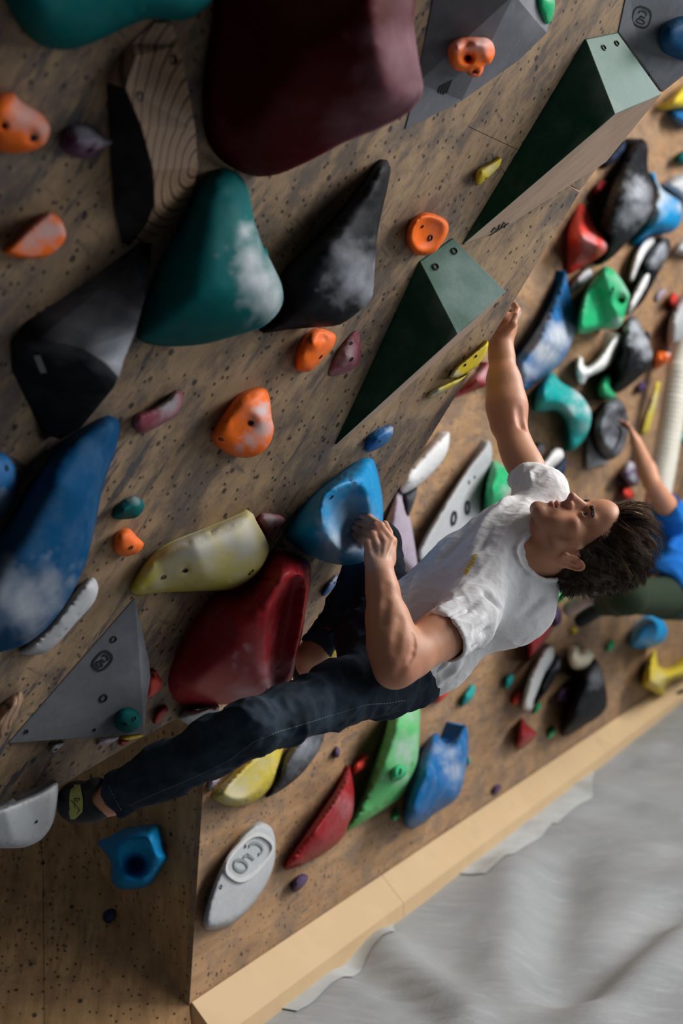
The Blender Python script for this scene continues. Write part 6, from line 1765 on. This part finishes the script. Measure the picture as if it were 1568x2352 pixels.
# hair
M_HAIR = None
def mat_hair():
    m, nt, b = nodes('brown_hair')
    at = nt.nodes.new('ShaderNodeAttribute'); at.attribute_name = 'tone'
    c = mix(nt, at.outputs['Fac'], (0.020, 0.012, 0.008), (0.20, 0.115, 0.062))
    nt.links.new(c, b.inputs['Base Color']); b.inputs['Roughness'].default_value = .55; b.inputs['Specular IOR Level'].default_value = .25
    return m
M_HAIR = mat_hair()
def strands(roots, curves, w0, tone, sides=3):
    """tapered hairs: curves = list of point lists"""
    V, Q, T = [], [], []
    for c, w, tn in zip(curves, w0, tone):
        k = len(c)
        base = len(V)
        for i, p in enumerate(c):
            t = unit(c[min(i + 1, k - 1)] - c[max(i - 1, 0)])
            x = unit(np.cross(t, (0.31, 0.2, 0.93))); y = np.cross(t, x)
            r = w * (1 - .85 * (i / (k - 1)) ** 1.5)
            for s in range(sides):
                a = 2 * math.pi * s / sides
                V.append(p + r * (math.cos(a) * x + math.sin(a) * y)); T.append(tn)
        for i in range(k - 1):
            for s in range(sides):
                s2 = (s + 1) % sides
                Q.append((base + i * sides + s, base + i * sides + s2, base + (i + 1) * sides + s2, base + (i + 1) * sides + s))
    return np.array(V), np.array(Q), np.array(T)
def build_hair():
    rg = np.random.default_rng(11)
    F = Field([-.11, -.14, -.10], [.11, .13, .17], .003)
    F.ell((0, -.018, .052), (.083, .103, .094), k=.01)
    F.ell((0, .048, .098), (.056, .046, .038), k=.03)
    F.ell((0, -.060, -.010), (.062, .050, .050), k=.03)
    F.ell((0, -.03, .115), (.062, .070, .045), k=.03)
    ax = [F.lo[i] + F.vox * np.arange(F.n[i]) for i in range(3)]
    l, f, u = np.meshgrid(*ax, indexing='ij')
    line = np.where(u > 0, .010 + .86 * u, -.026 + .25 * u)
    face = (f - line - .012 * (np.abs(l) < .05) * (u > .05) - .002 * np.sin(l * 160)) * .72
    F.d = np.maximum(F.d, face.astype(np.float32))
    F.d = np.maximum(F.d, (-.062 - .4 * (f + .06) - u).astype(np.float32))
    for s in (-1, 1): F.ell((s * .084, -.010, -.016), (.022, .018, .030), R=np.stack([(1, 0, 0), unit((0, .87, .5)), unit((0, -.5, .87))]), k=.004, sub=True)
    for s in (-1, 1): F.cone((s * .073, .008, .020), (s * .071, .014, -.010), .009, .005, .01)
    v, q = F.mesh(); v = laplace(v, q, 2, .5)
    n = vnormals(v, q)
    if ((v - v.mean(0)) * n).sum() < 0: n = -n
    lnv = np.where(v[:, 2] > 0, .010 + .86 * v[:, 2], -.026 + .25 * v[:, 2]) + .012 * ((np.abs(v[:, 0]) < .05) & (v[:, 2] > .05))
    edge = np.clip((lnv - v[:, 1] - .003) / .014, 0, 1)
    dsp = edge * np.array([.0035 * ridged((p[0], p[1] + p[2] * .4, p[2] * .3), (60, 60, 40), 3) for p in v])
    v = v + n * dsp[:, None]
    cap = (HO + HS * (v @ HR), q, np.full(len(v), .06))
    # locks
    curves, w0, tn = [], [], []
    idx = rg.choice(len(v), 520, replace=False)
    hw_ = lambda b: HO + HS * (b @ HR)
    for i in idx:
        p, nn = v[i], n[i]
        ln_ = .010 + .86 * p[2] if p[2] > 0 else -.026 + .25 * p[2]
        if p[2] < -.040 or p[1] - ln_ - .012 * (abs(p[0]) < .05 and p[2] > .05) > -.007: continue
        top = float(np.clip((p[2] - .03) / .07, 0, 1) * np.clip((p[1] + .09) / .10, 0, 1))
        front = float(np.clip((p[1] - .02) / .05, 0, 1) * np.clip((p[2] - .06) / .03, 0, 1))
        flow = np.array((.10, -.55 + .1 * front, .62 + .25 * front)) * top + np.array((.05 * np.sign(p[0]), -.80, -.25 + .5 * np.clip(p[2] / .06, 0, 1))) * (1 - top)
        flow = flow - nn * (flow @ nn); flow = unit(flow + rg.normal(0, .13, 3))
        L = (.026 + .042 * top + .014 * front) * rg.uniform(.8, 1.2)
        lift = (.05 + .16 * top + .18 * front) * rg.uniform(.4, 1.4)
        lt = rg.uniform(0, 1) ** 1.2 * (.12 + .88 * top)  # paler tone toward the top paints in its highlights
        tip = p + flow * L + nn * L * lift * .5 + np.array((0, -.35, 0)) * L * .25
        for _ in range(16):
            r0 = p + rg.normal(0, .0050, 3); r0 = r0 - nn * ((r0 - p) @ nn + .0015)
            tp = tip + rg.normal(0, .0030, 3)
            mid = r0 * .5 + tp * .5 + nn * L * (lift * .55 + .12) + rg.normal(0, .0012, 3)
            c = []
            for t in np.linspace(0, 1, 7):
                c.append(hw_((1 - t) ** 2 * r0 + 2 * t * (1 - t) * mid + t * t * tp))
            curves.append(c); w0.append(rg.uniform(.00045, .0009)); tn.append(float(np.clip(lt * rg.uniform(.5, 1.3), 0.04, 1)))
    near = np.where((lnv - v[:, 1] < .012) & (v[:, 2] > -.045))[0]
    for i in rg.choice(near, min(1500, len(near))):
        p, nn = v[i], n[i]
        top = float(np.clip((p[2] - .03) / .05, 0, 1))
        fl_ = np.array((0, -.75 - .1 * top, -.20 + .75 * top)) + rg.normal(0, .22, 3)
        fl_ = unit(fl_ - nn * (fl_ @ nn)); r0 = p - fl_ * .006 * rg.uniform(0, 1.2) - nn * .0025
        L = rg.uniform(.014, .028)
        c = [hw_(r0 + fl_ * L * t + nn * (.0035 * math.sin(t * 2.4))) for t in (0, .33, .66, 1)]
        curves.append(c); w0.append(rg.uniform(.0004, .0007)); tn.append(rg.uniform(.03, .35))
    sv, sq, st = strands(None, curves, w0, tn)
    V = np.concatenate([cap[0], sv]); Q = np.concatenate([cap[1], sq + len(cap[0])]); T = np.concatenate([cap[2], st])
    h = child('hair', V, Q, M_HAIR, dict(tone=T))
    h['label'] = 'tousled brown hair with lighter streaks'
    # eyebrows and lashes
    for s in (1, -1):
        cs, ws, ts = [], [], []
        for k in range(170):
            t = rg.uniform(0, 1)
            b = np.array((s * (.016 + .033 * t), .1030 - .003 * t - .0145 * t * t + rg.normal(0, .0006), .0260 + .0065 * t - .0060 * t * t + rg.normal(0, .0018)))
            nr = HEAD_LOCAL[(np.abs(HEAD_LOCAL[:, 0] - b[0]) < .0025) & (np.abs(HEAD_LOCAL[:, 2] - b[2]) < .0025)]
            if len(nr): b[1] = nr[:, 1].max() + .0004
            d = unit(np.array((s * .9, -.25 - .3 * t, .35 - .5 * t)) + rg.normal(0, .15, 3))
            c = [HO + HS * ((b + d * .0085 * x + np.array((0, .0015 * math.sin(x * 3), 0))) @ HR) for x in (0, .5, 1)]
            cs.append(c); ws.append(.0007); ts.append(.06)
        bv, bq, bt = strands(None, cs, ws, ts)
        child('eyebrow', bv, bq, M_HAIR, dict(tone=bt))
build_hair()
# ---- the second climber, far behind ------------------------------------------
def second():
    w = lambda x, y, h: WB.at(x, y, h)
    hand, elb, sho = w(1454, 1000, .26), w(1496, 1108, .40), w(1546, 1190, .46)
    sho2 = w(1600, 1215, .30); neck = w(1590, 1175, .46); head = w(1612, 1120, .52)
    hip = w(1530, 1372, .50); hip2 = w(1560, 1380, .36); chest = w(1562, 1235, .44)
    kn, an = w(1440, 1366, .54), w(1380, 1392, .26)
    kn2, an2 = w(1468, 1362, .40), w(1362, 1366, .24)
    hand2 = w(1640, 1060, .20); el2 = w(1650, 1150, .36)
    root = bpy.data.objects.new('person', None); COL.objects.link(root)
    root.location = hip
    tag(root, 'second climber far behind, in a blue t-shirt and dark green trousers', 'person')
    pts = [hand, elb, sho, sho2, neck, head, hip, hip2, kn, an, kn2, an2, hand2, el2]
    F = Fld(pts, .20, .0095)
    F.chain([sho, along(sho, elb, .4), elb, along(elb, hand, .25), along(elb, hand, .85)], [.058, .056, .043, .048, .030], .02)
    F.chain([sho2, el2, along(el2, hand2, .85)], [.056, .043, .030], .02)
    up_ = unit(neck - hip)
    for hd, e in ((hand, elb), (hand2, el2)):
        dd = unit(hd - e)
        F.ell(hd - dd * .02, (.042, .022, .055), R=np.stack([unit(np.cross(dd, WB.m)), unit(np.cross(dd, np.cross(dd, WB.m))), dd]), k=.02)
        sx = unit(np.cross(dd, WB.m))
        for i in range(4):
            b = hd + dd * .015 + sx * (.030 - .020 * i); c = b + dd * .045 - WB.m * .010; d = c + dd * .010 - WB.m * .035
            F.cone(b, c, .0115, .0105, .006); F.cone(c, d, .0105, .009, .005)
        F.cone(hd - dd * .03 - sx * .035, hd + dd * .02 - sx * .060, .014, .011, .01)
    F.ell(chest, (.16, .10, .17), k=.04); F.cone(chest, hip, .11, .11, .05); F.cone(sho, sho2, .06, .06, .04)
    F.cone(neck, head, .055, .055, .02)
    hc = head + np.array([0, 0, .07])
    F.ell(hc, (.075, .085, .10), k=.03)
    nf = unit(hand - hc); F.cone(hc + nf * .075, hc + nf * .10 - np.array([0, 0, .02]), .012, .014, .02); F.ell(hc + nf * .05 - np.array([0, 0, .08]), (.045, .045, .035), k=.03)
    for a, b, c in ((hip, kn, an), (hip2, kn2, an2)): F.chain([a, b, along(b, c, .3), c], [.075, .050, .050, .034], .03)
    v, q = F.mesh(); v = laplace(v, q, 2, .4)
    og = hip
    mesh_np('body', v - og, q, M_SKIN, root)
    F = Fld([sho, sho2, hip, chest, hip2], .22, .0095)
    F.cone(chest, along(chest, hip, .75), .150, .140, .05); F.ell(chest, (.18, .12, .18), k=.04); F.cone(sho, sho2, .075, .075, .04)
    d1 = unit(elb - sho); F.cone(sho, sho + d1 * .13, .078, .074, .03)
    d2 = unit(el2 - sho2); F.cone(sho2, sho2 + d2 * .13, .078, .074, .03)
    hem_n = unit(hip - chest + cv(-.10, .05, 0))
    F.cone(hip - hem_n * .08, hip + hem_n * .02, .135, .135, .04)
    F.cut(along(chest, hip, .93), hem_n)
    F.cone(sho + d1 * .11, sho + d1 * .2, .064, .064, .004, sub=True)
    v, q = F.mesh(); v = laplace(v, q, 2, .4)
    n = vnormals(v, q); n = n if ((v - v.mean(0)) * n).sum() > 0 else -n
    v = v + n * np.array([.010 * ridged(p, (7, 7, 6), 1) for p in v])[:, None]
    mesh_np('t_shirt', v - og, q, mat_plain('blue_cotton', (0.010, 0.13, 0.46), .8, .1), root)['label'] = 'bright blue t-shirt'
    F = Fld([hip, hip2, kn, kn2, an, an2], .16, .0095)
    F.cone(hip, hip2, .115, .115, .04)
    for a, b, c in ((hip, kn, an), (hip2, kn2, an2)): F.chain([a, b, along(b, c, .35), along(b, c, .80)], [.10, .085, .075, .060], .03)
    v, q = F.mesh(); v = laplace(v, q, 2, .4)
    mesh_np('trousers', v - og, q, mat_plain('dark_green_cotton', (0.020, 0.032, 0.018), .85, .1), root)['label'] = 'dark green trousers'
    for a, c, col in ((kn, an, None), (kn2, an2, 1)):
        d = unit(c - a); t = unit(-WB.m * .7 + np.array([0, 0, -.6]))
        F = Fld([c, c + t * .14, c - t * .05], .1, .007)
        F.cone(c - t * .04 + d * .02, c + t * .12 + d * .03, .046, .036, .02); F.cone(c, c - d * .03, .045, .045, .02)
        v, q = F.mesh(); v = laplace(v, q, 2, .4)
        mesh_np('climbing_shoe', v - og, q, mat_plain('black_shoe', (.015, .015, .018), .6) if col is None else mat_plain('white_red_shoe', (.40, .30, .28), .6, .3, .6, 14), root)['label'] = 'black climbing shoe' if col is None else 'pale shoe with red patches'
    F = Fld([hc], .16, .009)
    F.ell(hc + np.array([0, 0, .025]) - nf * .012, (.088, .095, .098), k=.02)
    F.cut(hc + nf * .05, unit(nf + np.array([0, 0, -.7])))
    v, q = F.mesh(); v = laplace(v, q, 2, .4)
    mesh_np('hair', v - og, q, mat_plain('dark_hair', (.02, .013, .01), .6), root)
second()
